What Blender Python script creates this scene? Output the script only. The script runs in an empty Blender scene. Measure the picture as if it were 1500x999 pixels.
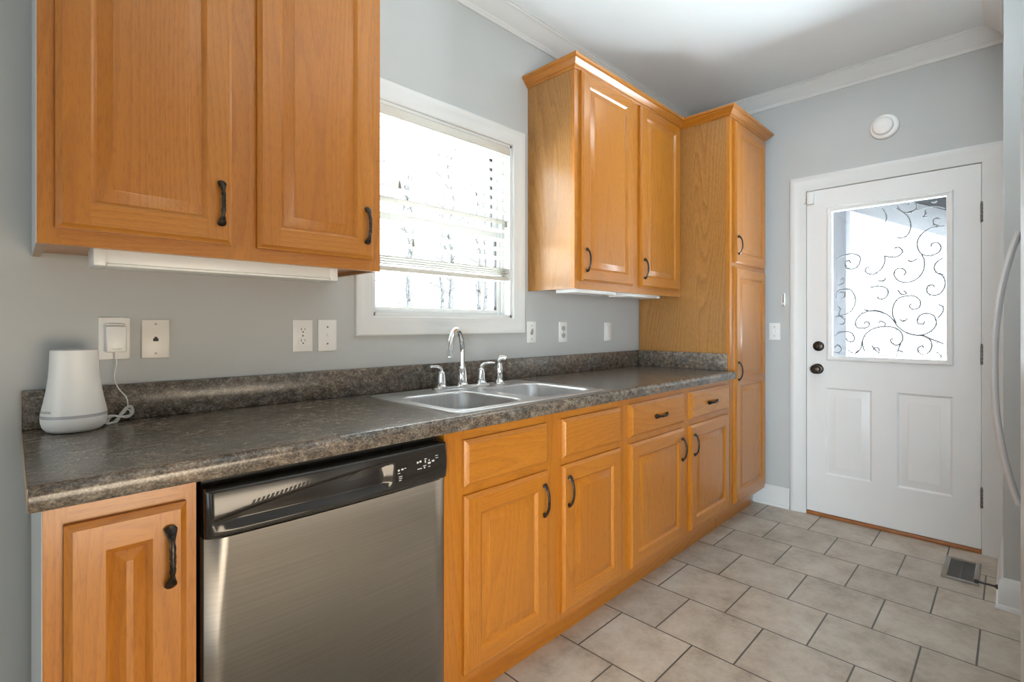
import bpy, bmesh, math, random
from mathutils import Vector, Matrix, noise as mnoise

random.seed(7)
PI = math.pi
C = bpy.context.scene.collection
SC = bpy.context.scene

# ------------------------------------------------------------------ camera
cd = bpy.data.cameras.new('camera')
cam = bpy.data.objects.new('camera', cd)
C.objects.link(cam)
cam.location = (0.0, -1.7538, 1.1917)
cam.rotation_euler = (PI / 2, 0, 0.7852 - PI / 2)
cd.sensor_width = 36.0
cd.lens = 734.23 / 1500 * 36.0
cd.shift_y = -(499.5 - 476.66) / 1500
cd.clip_start = 0.02
cd.clip_end = 200
SC.camera = cam

# ------------------------------------------------------------------ world, lights, exposure
SC.view_settings.view_transform = 'Standard'
SC.view_settings.look = 'None'
SC.view_settings.gamma = 1.0
SC.view_settings.use_curve_mapping = False
SC.view_settings.exposure = 0.36
SC.cycles.use_denoising = True
SC.cycles.max_bounces = 10
SC.cycles.diffuse_bounces = 6
SC.cycles.glossy_bounces = 5
SC.cycles.transparent_max_bounces = 16
SC.cycles.sample_clamp_indirect = 6.0
SC.cycles.caustics_reflective = False
SC.cycles.caustics_refractive = False

W = bpy.data.worlds.new('overcast_sky')
SC.world = W
W.use_nodes = True
_bg = W.node_tree.nodes['Background']
_bg.inputs['Color'].default_value = (0.90, 0.95, 1.0, 1)
_bg.inputs['Strength'].default_value = 2.2


def area(name, loc, look, sx, sy, power, col, shape='RECTANGLE', portal=False, spread=PI):
    l = bpy.data.lights.new(name, 'AREA')
    l.shape = shape
    l.size = sx
    l.size_y = sy
    l.energy = power
    l.color = col
    l.spread = spread
    o = bpy.data.objects.new(name, l)
    C.objects.link(o)
    o.location = loc
    d = Vector(look) - Vector(loc)
    o.rotation_euler = d.to_track_quat('-Z', 'Y').to_euler()
    if portal:
        l.cycles.is_portal = True
    return o


area('window_portal', (1.37, 0.135, 1.64), (1.37, -1, 1.64), 0.80, 0.86, 1, (1, 1, 1), portal=True)
area('door_portal', (3.66, -1.232, 1.45), (2, -1.232, 1.45), 0.60, 0.95, 1, (1, 1, 1), portal=True)
# added fill lights out of frame, plus the kitchen's ceiling lamp
area('low_side_fill', (0.55, -2.56, 0.58), (0.70, -0.6, 0.36), 1.1, 0.75, 25, (1.0, 0.83, 0.62))  # added low fill for the base cabinets; no window stands here
area('room_fill', (-0.55, -2.15, 0.85), (3.3, -0.85, 0.70), 0.9, 0.9, 12, (0.84, 0.94, 1.0), spread=1.2)  # added cool fill, aimed past the fridge at the back door and floor
area('ceiling_fill', (0.55, -2.05, 1.45), (1.75, -1.25, 2.72), 0.5, 0.5, 13, (0.84, 0.95, 1.0), 'DISK', spread=2.2)  # added fill aimed up at the ceiling, no fixture
area('kitchen_ceiling_lamp', (2.70, -1.15, 2.69), (2.70, -1.17, 0), 0.45, 0.45, 4, (0.88, 0.96, 1.0), 'DISK')
sl = bpy.data.lights.new('garden_sun', 'SUN')
sl.energy = 140
sl.angle = math.radians(1.5)
sl.color = (0.84, 0.93, 1.0)
slo = bpy.data.objects.new('garden_sun', sl)
C.objects.link(slo)
slo.rotation_euler = Vector((0.10, 0.42, -0.90)).to_track_quat('-Z', 'Y').to_euler()
area('back_fill', (-3.55, -1.45, 1.00), (0, -1.45, 0.95), 2.0, 1.7, 25, (0.86, 0.95, 1.0))  # added fill in front of the solid end wall
# unseen soft box added outside beside the window, standing in for sky light
area('window_side_fill', (0.00, 1.70, 2.00), (1.90, -0.15, 1.80), 1.5, 1.5, 40, (0.92, 0.97, 1.0))
area('window_low_fill', (1.37, 0.95, 0.45), (1.37, -0.30, 2.30), 1.6, 0.8, 450, (0.86, 0.95, 1.0))  # added lamp hidden below the sill, imitates light off the ground
area('porch_low_fill', (5.30, -1.30, 0.30), (3.20, -1.20, 1.80), 2.4, 1.2, 560, (0.82, 0.93, 1.0))  # added lamp hidden below the door glass, throws light up to the ceiling

# ------------------------------------------------------------------ mesh helpers


class MB:
    """collects shapes into one mesh object"""

    def __init__(s):
        s.bm = bmesh.new()
        s.mi = 0

    def face(s, pts, mi=None):
        f = s.bm.faces.new([s.bm.verts.new(p) for p in pts])
        f.material_index = s.mi if mi is None else mi
        return f

    def box(s, x0, x1, y0, y1, z0, z1, b=0.0, seg=2):
        P = [(x0, y0, z0), (x1, y0, z0), (x1, y1, z0), (x0, y1, z0), (x0, y0, z1), (x1, y0, z1), (x1, y1, z1), (x0, y1, z1)]
        v = [s.bm.verts.new(p) for p in P]
        fs = []
        for q in ((0, 3, 2, 1), (4, 5, 6, 7), (0, 1, 5, 4), (1, 2, 6, 5), (2, 3, 7, 6), (3, 0, 4, 7)):
            f = s.bm.faces.new([v[i] for i in q])
            f.material_index = s.mi
            fs.append(f)
        if b > 0:
            es = list({e for f in fs for e in f.edges})
            bmesh.ops.bevel(s.bm, geom=es, offset=b, segments=seg, profile=0.5, affect='EDGES')
        return s

    def rows(s, rows, wrap=False, caps=False, mi=None):
        R = [[s.bm.verts.new(p) for p in r] for r in rows]
        n = len(R[0])
        m = s.mi if mi is None else mi
        for a, b in zip(R[:-1], R[1:]):
            for i in range(n if wrap else n - 1):
                j = (i + 1) % n
                try:
                    f = s.bm.faces.new((a[i], a[j], b[j], b[i]))
                    f.material_index = m
                except ValueError:
                    pass
        if caps:
            for r in (R[0], R[-1]):
                try:
                    f = s.bm.faces.new(r)
                    f.material_index = m
                except ValueError:
                    pass
        return s

    def lathe(s, prof, c=(0, 0, 0), ax='z', n=28, sx=1.0, sy=1.0, caps=True):
        rows = []
        for r, h in prof:
            ring = []
            for k in range(n):
                a = 2 * PI * k / n
                u, v = r * sx * math.cos(a), r * sy * math.sin(a)
                p = {'z': (u, v, h), 'y': (u, h, v), 'x': (h, u, v)}[ax]
                ring.append((c[0] + p[0], c[1] + p[1], c[2] + p[2]))
            rows.append(ring)
        return s.rows(rows, wrap=True, caps=caps)

    def tube(s, pts, r, n=10, caps=True, up=None, flat=1.0):
        pts = [Vector(p) for p in pts]
        N = len(pts)
        rr = r if isinstance(r, (list, tuple)) else [r] * N
        rows = []
        prev = None
        for i in range(N):
            t = (pts[min(i + 1, N - 1)] - pts[max(i - 1, 0)]).normalized()
            if up is not None:
                a = Vector(up)
            elif prev is None:
                a = Vector((0, 0, 1)) if abs(t.z) < 0.9 else Vector((1, 0, 0))
            else:
                a = prev
            x = (a - t * a.dot(t))
            if x.length < 1e-6:
                x = Vector((1, 0, 0)) - t * t.x
            x.normalize()
            prev = x
            y = t.cross(x)
            q = rr[i]
            ra, rb = q if isinstance(q, (list, tuple)) else (q, q * flat)
            rows.append([tuple(pts[i] + x * ra * math.cos(2 * PI * k / n) + y * rb * math.sin(2 * PI * k / n)) for k in range(n)])
        return s.rows(rows, wrap=True, caps=caps)

    def molding(s, path, prof, T, closed=False):
        """profile (offset to the left of the path, height) swept along a 2-D path with mitred corners"""
        n = len(path)
        nor = []
        for i in range(n):
            ds = []
            if closed or i > 0:
                a, b = path[i - 1], path[i]
                ds.append(((b[0] - a[0]), (b[1] - a[1])))
            if closed or i < n - 1:
                a, b = path[i], path[(i + 1) % n]
                ds.append(((b[0] - a[0]), (b[1] - a[1])))
            ns = []
            for d in ds:
                L = math.hypot(*d)
                ns.append((-d[1] / L, d[0] / L))
            if len(ns) == 1:
                nor.append(ns[0])
            else:
                mx, my = ns[0][0] + ns[1][0], ns[0][1] + ns[1][1]
                k = 2.0 / max(1e-6, mx * mx + my * my)
                nor.append((mx * k, my * k))
        rows = [[T(p[0] + m[0] * o, p[1] + m[1] * o, h) for o, h in prof] for p, m in zip(path, nor)]
        if closed:
            rows.append(rows[0])
        s.rows(rows, wrap=True, caps=not closed)
        return s

    def build(s, name, mats, parent=None, o=(0, 0, 0), angle=35, weld=True):
        if weld:
            bmesh.ops.remove_doubles(s.bm, verts=s.bm.verts, dist=1e-5)
        if o != (0, 0, 0):
            bmesh.ops.translate(s.bm, verts=s.bm.verts, vec=-Vector(o))
        bmesh.ops.recalc_face_normals(s.bm, faces=s.bm.faces)
        me = bpy.data.meshes.new(name)
        s.bm.to_mesh(me)
        s.bm.free()
        for p in me.polygons:
            p.use_smooth = True
        me.set_sharp_from_angle(angle=math.radians(angle))
        for m in (mats if isinstance(mats, (list, tuple)) else [mats]):
            me.materials.append(m)
        ob = bpy.data.objects.new(name, me)
        C.objects.link(ob)
        if parent is not None:
            ob.parent = parent
        else:
            ob.location = o
        return ob


def tag(o, label, cat, group=None, kind=None):
    o['label'] = label
    o['category'] = cat
    if group:
        o['group'] = group
    if kind:
        o['kind'] = kind
    return o


class Thing:
    """an Empty at a thing's base; parts are given in room coordinates and stored relative to it"""

    def __init__(s, name, label, cat, loc, group=None, kind=None):
        s.o = bpy.data.objects.new(name, None)
        C.objects.link(s.o)
        s.o.empty_display_size = 0.05
        s.o.location = loc
        s.loc = tuple(loc)
        tag(s.o, label, cat, group, kind)

    def part(s, mb, name, mats, parent=None, label=None, angle=35, weld=True):
        ob = mb.build(name, mats, parent or s.o, s.loc, angle, weld)
        if label:
            ob['label'] = label
        return ob


def struct(mb, name, mats, label=None, angle=35):
    o = mb.build(name, mats, None, (0, 0, 0), angle)
    o['kind'] = 'structure'
    if label:
        o['label'] = label
    return o


def copy_thing(root, loc, label, group=None):
    r = root.copy()
    C.objects.link(r)
    r.location = loc
    r['label'] = label
    if group:
        r['group'] = group
    for ch in list(root.children):
        c = ch.copy()
        C.objects.link(c)
        c.parent = r
        for g in list(ch.children):
            d = g.copy()
            C.objects.link(d)
            d.parent = c
    return r


def smooth_path(pts, k=6):
    out = []
    n = len(pts)
    V = [Vector(p) for p in pts]
    for i in range(n - 1):
        p0, p1, p2, p3 = V[max(i - 1, 0)], V[i], V[i + 1], V[min(i + 2, n - 1)]
        for j in range(k):
            t = j / k
            out.append(0.5 * ((2 * p1) + (p2 - p0) * t + (2 * p0 - 5 * p1 + 4 * p2 - p3) * t * t + (3 * p1 - p0 - 3 * p2 + p3) * t ** 3))
    out.append(V[-1])
    return out


# ------------------------------------------------------------------ materials
class NT:
    def __init__(s, name):
        s.m = bpy.data.materials.new(name)
        s.m.use_nodes = True
        s.t = s.m.node_tree
        s.b = s.t.nodes['Principled BSDF']

    def n(s, typ, **kw):
        nd = s.t.nodes.new(typ)
        for k, v in kw.items():
            if k.startswith('i_'):
                key = k[2:]
                key = int(key) if key.isdigit() else key.replace('_', ' ')
                s.set(nd.inputs[key], v)
            else:
                setattr(nd, k, v)
        return nd

    def set(s, sock, v):
        if isinstance(v, bpy.types.NodeSocket):
            s.t.links.new(v, sock)
        else:
            sock.default_value = v

    def math(s, op, a, b=0.0, c=None):
        nd = s.t.nodes.new('ShaderNodeMath')
        nd.operation = op
        s.set(nd.inputs[0], a)
        s.set(nd.inputs[1], b)
        if c is not None:
            s.set(nd.inputs[2], c)
        return nd.outputs[0]

    def mix(s, f, a, b, typ='MIX'):
        nd = s.t.nodes.new('ShaderNodeMix')
        nd.data_type = 'RGBA'
        nd.blend_type = typ
        s.set(nd.inputs[0], f)
        s.set(nd.inputs[6], a)
        s.set(nd.inputs[7], b)
        return nd.outputs[2]

    def ramp(s, f, stops):
        nd = s.t.nodes.new('ShaderNodeValToRGB')
        e = nd.color_ramp.elements
        while len(e) < len(stops):
            e.new(0.5)
        for el, (p, c) in zip(e, stops):
            el.position = p
            el.color = (*c, 1) if len(c) == 3 else c
        s.set(nd.inputs[0], f)
        return nd.outputs[0]

    def noise(s, vec, scale, detail=2.0, rough=0.5):
        nd = s.t.nodes.new('ShaderNodeTexNoise')
        s.set(nd.inputs['Vector'], vec)
        nd.inputs['Scale'].default_value = scale
        nd.inputs['Detail'].default_value = detail
        nd.inputs['Roughness'].default_value = rough
        return nd.outputs['Fac']

    def scaled(s, vec, sc):
        nd = s.t.nodes.new('ShaderNodeVectorMath')
        nd.operation = 'MULTIPLY'
        s.set(nd.inputs[0], vec)
        nd.inputs[1].default_value = sc
        return nd.outputs[0]

    def objvec(s, rnd=True):
        tc = s.t.nodes.new('ShaderNodeTexCoord')
        if not rnd:
            return tc.outputs['Object']
        oi = s.t.nodes.new('ShaderNodeObjectInfo')
        nd = s.t.nodes.new('ShaderNodeVectorMath')
        nd.operation = 'MULTIPLY_ADD'
        cx = s.t.nodes.new('ShaderNodeCombineXYZ')
        for i in range(3):
            s.set(cx.inputs[i], oi.outputs['Random'])
        s.set(nd.inputs[0], cx.outputs[0])
        nd.inputs[1].default_value = (13.0, 17.0, 11.0)
        s.set(nd.inputs[2], tc.outputs['Object'])
        return nd.outputs[0]

    def bump(s, h, strength=0.2, dist=0.001):
        nd = s.t.nodes.new('ShaderNodeBump')
        nd.inputs['Strength'].default_value = strength
        nd.inputs['Distance'].default_value = dist
        s.set(nd.inputs['Height'], h)
        s.set(s.b.inputs['Normal'], nd.outputs[0])

    def fin(s, **kw):
        for k, v in kw.items():
            s.set(s.b.inputs[k.replace('_', ' ')], (*v, 1) if isinstance(v, tuple) and len(v) == 3 else v)
        return s.m


def plain(name, col, rough=0.5, metal=0.0, var=0.06, scale=6.0, bump=0.0, bscale=300.0, **kw):
    t = NT(name)
    v = t.objvec(False)
    f = t.noise(v, scale, 3)
    dark = tuple(c * (1 - var) for c in col)
    lite = tuple(min(1, c * (1 + var)) for c in col)
    c = t.ramp(f, [(0.3, dark), (0.7, lite)])
    if bump:
        t.bump(t.noise(v, bscale, 2), bump, 0.0006)
    return t.fin(Base_Color=c, Roughness=rough, Metallic=metal, **kw)


def oak(name, axis, lite, mid, dark, rings=1.0, rough=0.34, grain=1.0):
    t = NT(name)
    v = t.objvec()
    # squeeze the grain axis so every pattern runs along it
    al, ac = 0.11, 1.0
    sc = {'x': (al, ac, ac), 'y': (ac, al, ac), 'z': (ac, ac, al)}[axis]
    p = t.scaled(v, sc)
    sep = t.n('ShaderNodeSeparateXYZ', i_0=p)
    others = {'x': (1, 2), 'y': (0, 2), 'z': (0, 1)}[axis]
    across = t.math('ADD', sep.outputs[others[0]], sep.outputs[others[1]])
    warp = t.noise(p, 4.2, 1.0, 0.4)
    fine = t.noise(p, 38.0, 2.0)
    ph = t.math('ADD', t.math('MULTIPLY', across, 26.0 * rings), t.math('MULTIPLY', warp, 17.0 * rings))
    ph = t.math('ADD', ph, t.math('MULTIPLY', fine, 0.7))
    sn = t.math('FRACT', ph)
    ring = t.ramp(sn, [(0.0, (0, 0, 0)), (0.55, (0.35, 0.35, 0.35)), (0.86, (1, 1, 1)), (1.0, (0.05, 0.05, 0.05))])
    pores = t.noise(t.scaled(p, (1, 1, 1)), 330.0, 2.0, 0.6)
    pore = t.ramp(pores, [(0.50, (0, 0, 0)), (0.72, (1, 1, 1))])
    big = t.noise(p, 2.6, 2.0)
    base = t.mix(t.ramp(big, [(0.3, (0, 0, 0)), (0.7, (1, 1, 1))]), lite, mid)
    f = t.math('MULTIPLY', t.n('ShaderNodeSeparateColor', i_0=ring).outputs[0], 0.30 * grain)
    c = t.mix(f, base, dark)
    f2 = t.math('MULTIPLY', t.n('ShaderNodeSeparateColor', i_0=pore).outputs[0], 0.42 * grain)
    c = t.mix(f2, c, dark)
    t.bump(pores, 0.06, 0.0005)
    return t.fin(Base_Color=c, Roughness=rough, Coat_Weight=0.35, Coat_Roughness=0.2)


OL, OM, OD = (0.475, 0.183, 0.018, 1), (0.42, 0.147, 0.010, 1), (0.24, 0.068, 0.004, 1)
M = {}
M['oak_upright'] = oak('oak_upright', 'z', OL, OM, OD, rings=1.5)
M['oak_level'] = oak('oak_level', 'x', OL, OM, OD, rings=1.5)
M['oak_cross'] = oak('oak_cross', 'y', OL, OM, OD, rings=1.5)
M['oak_side'] = oak('oak_side_panel', 'z', (0.405, 0.195, 0.052, 1), (0.355, 0.163, 0.040, 1), (0.165, 0.066, 0.012, 1), rings=1.9, rough=0.36, grain=1.5)

t = NT('laminate_countertop')
v = t.objvec(False)
vs = t.scaled(v, (0.8, 1.0, 1.0))
n1 = t.noise(vs, 48.0, 9.0, 0.78)
n2 = t.noise(vs, 13.0, 4.0, 0.6)
n3 = t.noise(vs, 260.0, 3.0, 0.6)
f = t.math('ADD', t.math('MULTIPLY', n1, 0.52), t.math('ADD', t.math('MULTIPLY', n2, 0.14), t.math('MULTIPLY', n3, 0.34)))
c = t.ramp(f, [(0.36, (0.020, 0.016, 0.013)), (0.45, (0.075, 0.058, 0.045)), (0.52, (0.175, 0.135, 0.100)), (0.59, (0.32, 0.255, 0.19)), (0.70, (0.50, 0.43, 0.34))])
hue = t.noise(vs, 9.0, 5.0, 0.65)
c = t.mix(t.ramp(hue, [(0.38, (0, 0, 0)), (0.66, (1, 1, 1))]), c, t.mix(1.0, c, (0.74, 0.86, 0.98, 1), 'MULTIPLY'))
t.bump(n3, 0.05, 0.0004)
M['laminate'] = t.fin(Base_Color=c, Roughness=0.24, Specular_IOR_Level=0.62)

t = NT('ceramic_floor_tile')
v = t.objvec(False)
sp = t.n('ShaderNodeSeparateXYZ', i_0=v)
RX, RY = 0.298, 0.302
u = t.math('ADD', sp.outputs[1], 0.606 + RY * 40)
w = t.math('ADD', sp.outputs[0], -1.795 + RX * 40)
cv = t.n('ShaderNodeCombineXYZ', i_0=u, i_1=w)
bk = t.n('ShaderNodeTexBrick', offset=0.5, offset_frequency=2)
t.set(bk.inputs['Vector'], cv.outputs[0])
bk.inputs['Color1'].default_value = (0.90, 0.90, 0.90, 1)
bk.inputs['Color2'].default_value = (1.06, 1.06, 1.06, 1)
bk.inputs['Scale'].default_value = 1.0
bk.inputs['Mortar Size'].default_value = 0.0032
bk.inputs['Mortar Smooth'].default_value = 0.12
bk.inputs['Brick Width'].default_value = RY
bk.inputs['Row Height'].default_value = RX
m1 = t.noise(v, 7.0, 6.0, 0.62)
m2 = t.noise(v, 38.0, 5.0, 0.7)
m3 = t.noise(v, 2.2, 2.0)
mm = t.math('ADD', t.math('MULTIPLY', m1, 0.6), t.math('ADD', t.math('MULTIPLY', m2, 0.25), t.math('MULTIPLY', m3, 0.15)))
col = t.ramp(mm, [(0.36, (0.33, 0.280, 0.225)), (0.47, (0.45, 0.395, 0.325)), (0.56, (0.525, 0.475, 0.405)), (0.68, (0.585, 0.55, 0.485))])
col = t.mix(1.0, col, bk.outputs['Color'], 'MULTIPLY')
col = t.mix(bk.outputs['Fac'], col, (0.105, 0.095, 0.085, 1))
bh = t.math('SUBTRACT', 1.0, bk.outputs['Fac'])
t.bump(t.math('ADD', bh, t.math('MULTIPLY', m2, 0.15)), 0.5, 0.002)
M['tile'] = t.fin(Base_Color=col, Roughness=t.math('ADD', 0.34, t.math('MULTIPLY', m2, 0.16)))

M['wall'] = plain('grey_wall_paint', (0.495, 0.512, 0.512), 0.75, var=0.015, bump=0.06, bscale=420)
M['side_skin'] = plain('grey_cabinet_side', (0.52, 0.53, 0.53), 0.6, var=0.015)
M['ceiling'] = plain('ceiling_paint', (0.75, 0.79, 0.81), 0.85, var=0.012, bump=0.10, bscale=160)
M['trim'] = plain('white_trim_paint', (0.70, 0.715, 0.715), 0.38, var=0.012)
M['door_white'] = plain('white_door_paint', (0.79, 0.805, 0.81), 0.40, var=0.012)
M['plastic'] = plain('white_plastic', (0.80, 0.80, 0.785), 0.32, var=0.01)
M['almond'] = plain('ivory_plastic', (0.76, 0.735, 0.68), 0.34, var=0.01)
M['grey_band'] = plain('grey_plastic', (0.42, 0.43, 0.45), 0.4, var=0.02)
M['grey_print'] = plain('grey_print', (0.30, 0.30, 0.31), 0.5)
M['dark_slot'] = plain('dark_slot', (0.02, 0.018, 0.016), 0.6)
M['black_gloss'] = plain('black_gloss_plastic', (0.020, 0.018, 0.016), 0.14, var=0.1)
M['black_satin'] = plain('black_satin_plastic', (0.016, 0.015, 0.014), 0.4, var=0.1)
M['print'] = plain('pale_print', (0.60, 0.60, 0.58), 0.5)
M['chrome'] = plain('chrome', (0.86, 0.87, 0.88), 0.06, 1.0, var=0.02)
M['fridge'] = plain('silver_fridge_metal', (0.58, 0.595, 0.61), 0.34, 0.2, var=0.02)
M['fridge_side'] = plain('grey_fridge_side', (0.22, 0.22, 0.225), 0.45, var=0.04)
M['hinge'] = plain('aged_hinge_metal', (0.20, 0.195, 0.185), 0.38, 0.9, var=0.25, scale=60)
M['vent'] = plain('taupe_vent_metal', (0.235, 0.215, 0.185), 0.42, 0.3, var=0.06)
M['vent_dark'] = plain('dark_vent_metal', (0.085, 0.078, 0.068), 0.45, 0.3, var=0.06)
M['threshold'] = plain('orange_wood_threshold', (0.34, 0.125, 0.035), 0.45, var=0.2, scale=14)
M['scroll'] = plain('grey_scroll_film', (0.20, 0.215, 0.23), 0.6, var=0.05)
M['fence'] = plain('weathered_fence_wood', (0.46, 0.44, 0.41), 0.85, var=0.2, scale=5)
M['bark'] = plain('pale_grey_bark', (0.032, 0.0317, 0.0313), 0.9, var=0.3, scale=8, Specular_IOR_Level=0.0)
M['ground'] = plain('pale_ground', (0.58, 0.57, 0.55), 0.95, var=0.1, scale=1)
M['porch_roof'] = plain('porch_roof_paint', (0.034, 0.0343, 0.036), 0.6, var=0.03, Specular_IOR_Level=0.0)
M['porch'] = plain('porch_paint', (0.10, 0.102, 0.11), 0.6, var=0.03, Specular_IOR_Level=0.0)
M['cord'] = plain('white_cord', (0.74, 0.735, 0.71), 0.45, var=0.02)
M['tassel'] = plain('ivory_tassel', (0.28, 0.27, 0.22), 0.5, var=0.05)

t = NT('dark_bronze')
v = t.objvec(False)
f = t.noise(v, 120, 3)
M['bronze'] = t.fin(Base_Color=t.ramp(f, [(0.35, (0.018, 0.014, 0.012)), (0.7, (0.075, 0.055, 0.042))]), Roughness=0.32, Metallic=0.75)

t = NT('brushed_steel')
v = t.objvec(False)
f = t.noise(t.scaled(v, (3.0, 3.0, 420.0)), 1.0, 2)
tg = t.n('ShaderNodeTangent', direction_type='RADIAL', axis='Z')
M['steel'] = t.fin(Base_Color=t.ramp(f, [(0.3, (0.29, 0.275, 0.255)), (0.7, (0.345, 0.33, 0.31))]), Metallic=1.0, Roughness=0.40, Anisotropic=0.9, Tangent=tg.outputs[0])

t = NT('sink_steel')
v = t.objvec(False)
f = t.noise(t.scaled(v, (220.0, 8.0, 8.0)), 1.0, 2)
M['sink'] = t.fin(Base_Color=t.ramp(f, [(0.3, (0.56, 0.56, 0.56)), (0.7, (0.68, 0.68, 0.68))]), Metallic=0.9, Roughness=0.33)

t = NT('blind_slat_vinyl')
nd = t.t.nodes
f = t.noise(t.objvec(False), 8, 2)
t.fin(Base_Color=t.ramp(f, [(0.3, (0.78, 0.775, 0.74)), (0.7, (0.82, 0.815, 0.78))]), Roughness=0.5)
tr = t.n('ShaderNodeBsdfTranslucent', i_Color=(0.80, 0.79, 0.74, 1))
mx = t.n('ShaderNodeMixShader', i_0=0.35, i_1=t.b.outputs[0], i_2=tr.outputs[0])
t.t.links.new(mx.outputs[0], nd['Material Output'].inputs[0])
M['slat'] = t.m
M['valance'] = plain('ivory_blind_rail', (0.66, 0.65, 0.60), 0.45, var=0.01)

t = NT('window_glass')
lw = t.n('ShaderNodeLayerWeight', i_Blend=0.5)
fr5 = t.math('ADD', 0.04, t.math('MULTIPLY', t.math('POWER', lw.outputs['Facing'], 5.0), 0.9))
tp = t.n('ShaderNodeBsdfTransparent', i_Color=(0.97, 0.98, 0.98, 1))
gl = t.n('ShaderNodeBsdfGlossy', i_Roughness=0.02)
mx = t.n('ShaderNodeMixShader', i_0=fr5, i_1=tp.outputs[0], i_2=gl.outputs[0])
t.t.links.new(mx.outputs[0], t.t.nodes['Material Output'].inputs[0])
M['glass'] = t.m

t = NT('frosted_light_lens')
M['lens'] = t.fin(Base_Color=t.ramp(t.noise(t.objvec(False), 20, 2), [(0.3, (0.84, 0.84, 0.82)), (0.7, (0.88, 0.88, 0.86))]), Roughness=0.35)

# ------------------------------------------------------------------ room shell
XD, HC, XB, YB, YE, XS = 3.58, 2.716, -3.60, -2.62, -1.725, 2.955
ZC, YF, YD = 0.930, -0.600, -0.619          # counter top, base frame plane, base door plane

m = MB(); m.box(XB - .1, XD + .12, YB - .1, .12, -.08, 0)
struct(m, 'floor', M['tile'], 'beige square tiles laid in running bond with dark grout')
m = MB(); m.box(XB - .1, XD + .12, YB - .1, .12, HC, HC + .08)
struct(m, 'ceiling', M['ceiling'], 'plain pale grey ceiling')

WX0, WX1, WZ0, WZ1 = .990, 1.752, 1.230, 2.078
m = MB()
m.box(XB - .1, WX0, 0, .12, 0, HC)
m.box(WX1, XD + .12, 0, .12, 0, HC)
m.box(WX0, WX1, 0, .12, 0, WZ0)
m.box(WX0, WX1, 0, .12, WZ1, HC)
struct(m, 'wall_left', M['wall'], 'grey painted window wall behind the counter')

DY0, DY1, DZ1 = -1.645, -.819, 2.046
m = MB()
m.box(XD, XD + .12, DY1, .0, 0, HC)
m.box(XD, XD + .12, YB - .1, DY0, 0, HC)
m.box(XD, XD + .12, DY0, DY1, DZ1, HC)
struct(m, 'wall_back', M['wall'], 'grey painted wall with the white back door')

m = MB(); m.box(XS, XD, YB - .1, YE, 0, HC, .004)
m.box(XB - .1, XS, YB - .1, YB, 0, HC)
struct(m, 'wall_right', M['wall'], 'grey wall end beside the refrigerator')

m = MB()
m.box(XB - .1, XB, YB, 0, 0, HC)
struct(m, 'wall_front', M['wall'])

# crown moulding: (drop below the ceiling is h, reach from the wall is o)


def crown_prof(reach, drop):
    r, d = reach, drop
    return [(0, 0), (0, -d), (.10 * r, -d), (.14 * r, -.90 * d), (.20 * r, -.84 * d), (.20 * r, -.76 * d), (.34 * r, -.66 * d), (.52 * r, -.46 * d), (.70 * r, -.26 * d),
            (.84 * r, -.17 * d), (.90 * r, -.15 * d), (.90 * r, -.07 * d), (r, -.05 * d), (r, 0)]


def flatT(z):
    return lambda u, v, h: (u, v, z + h)


m = MB()
P = [(XD, YB), (XD, 0), (XB, 0)]
rc = crown_prof(.075, .082)
# left-hand normal of the path points into the room
m.molding([(XD, YE), (XD, 0), (XB, 0)], crown_prof(.092, .082), flatT(HC - .0005))
struct(m, 'trim_1', M['trim'], 'white crown moulding along the window wall and back wall')
m = MB(); m.molding([(XS, YE), (XD - .093, YE)][::-1], [(-o, h) for o, h in rc], flatT(HC - .0005))
for v_ in m.bm.verts:
    pass
struct(m, 'trim_2', M['trim'], 'white crown moulding return on the wall end')


def base_prof(h=.130, t=.016):
    return [(0, 0), (t + .009, 0), (t + .009, .010), (t + .006, .017), (t, .020), (t, h * .78), (t - .003, h * .82), (t - .003, h * .88), (t * .45, h * .96), (t * .3, h), (0, h)]


m = MB(); m.molding([(XD, DY1 + .089), (XD, -.505)], base_prof(), flatT(0.0005))
struct(m, 'baseboard_back', M['trim'], 'white baseboard between pantry and door casing')
m = MB(); m.molding([(XS, YB), (XS, YE), (XD - .021, YE)], [(-o, h) for o, h in [(-p[0], p[1]) for p in base_prof()]], flatT(0.0005))
struct(m, 'baseboard_right', M['trim'], 'white baseboard wrapping the wall end')

# ------------------------------------------------------------------ window_1
win = Thing('window_1', 'white cased double-hung window over the sink', 'window', (1.371, 0, WZ0), kind='structure')
m = MB()
cas = [(0, 0), (0, .011), (.006, .014), (.016, .0125), (.022, .015), (.050, .017), (.056, .021), (.072, .022), (.0765, .019), (.0765, 0)]
# path runs so that the left-hand normal points away from the opening
m.molding([(WX0, WZ0), (WX0, WZ1), (WX1, WZ1), (WX1, WZ0)], [(o + .001, h) for o, h in cas], lambda u, v, h: (u, -h, v), closed=True)
win.part(m, 'casing', M['trim'], label='white moulded window casing')
m = MB()
jt = .012
m.box(WX0, WX0 + jt, 0, .12, WZ0, WZ1); m.box(WX1 - jt, WX1, 0, .12, WZ0, WZ1)
m.box(WX0, WX1, 0, .12, WZ0, WZ0 + jt); m.box(WX0, WX1, 0, .12, WZ1 - jt, WZ1)
for a, b in ((WX0 + jt, WX0 + jt + .012), (WX1 - jt - .012, WX1 - jt)):
    m.box(a, b, .045, .055, WZ0 + jt, WZ1 - jt)
win.part(m, 'jamb', M['trim'])


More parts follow.
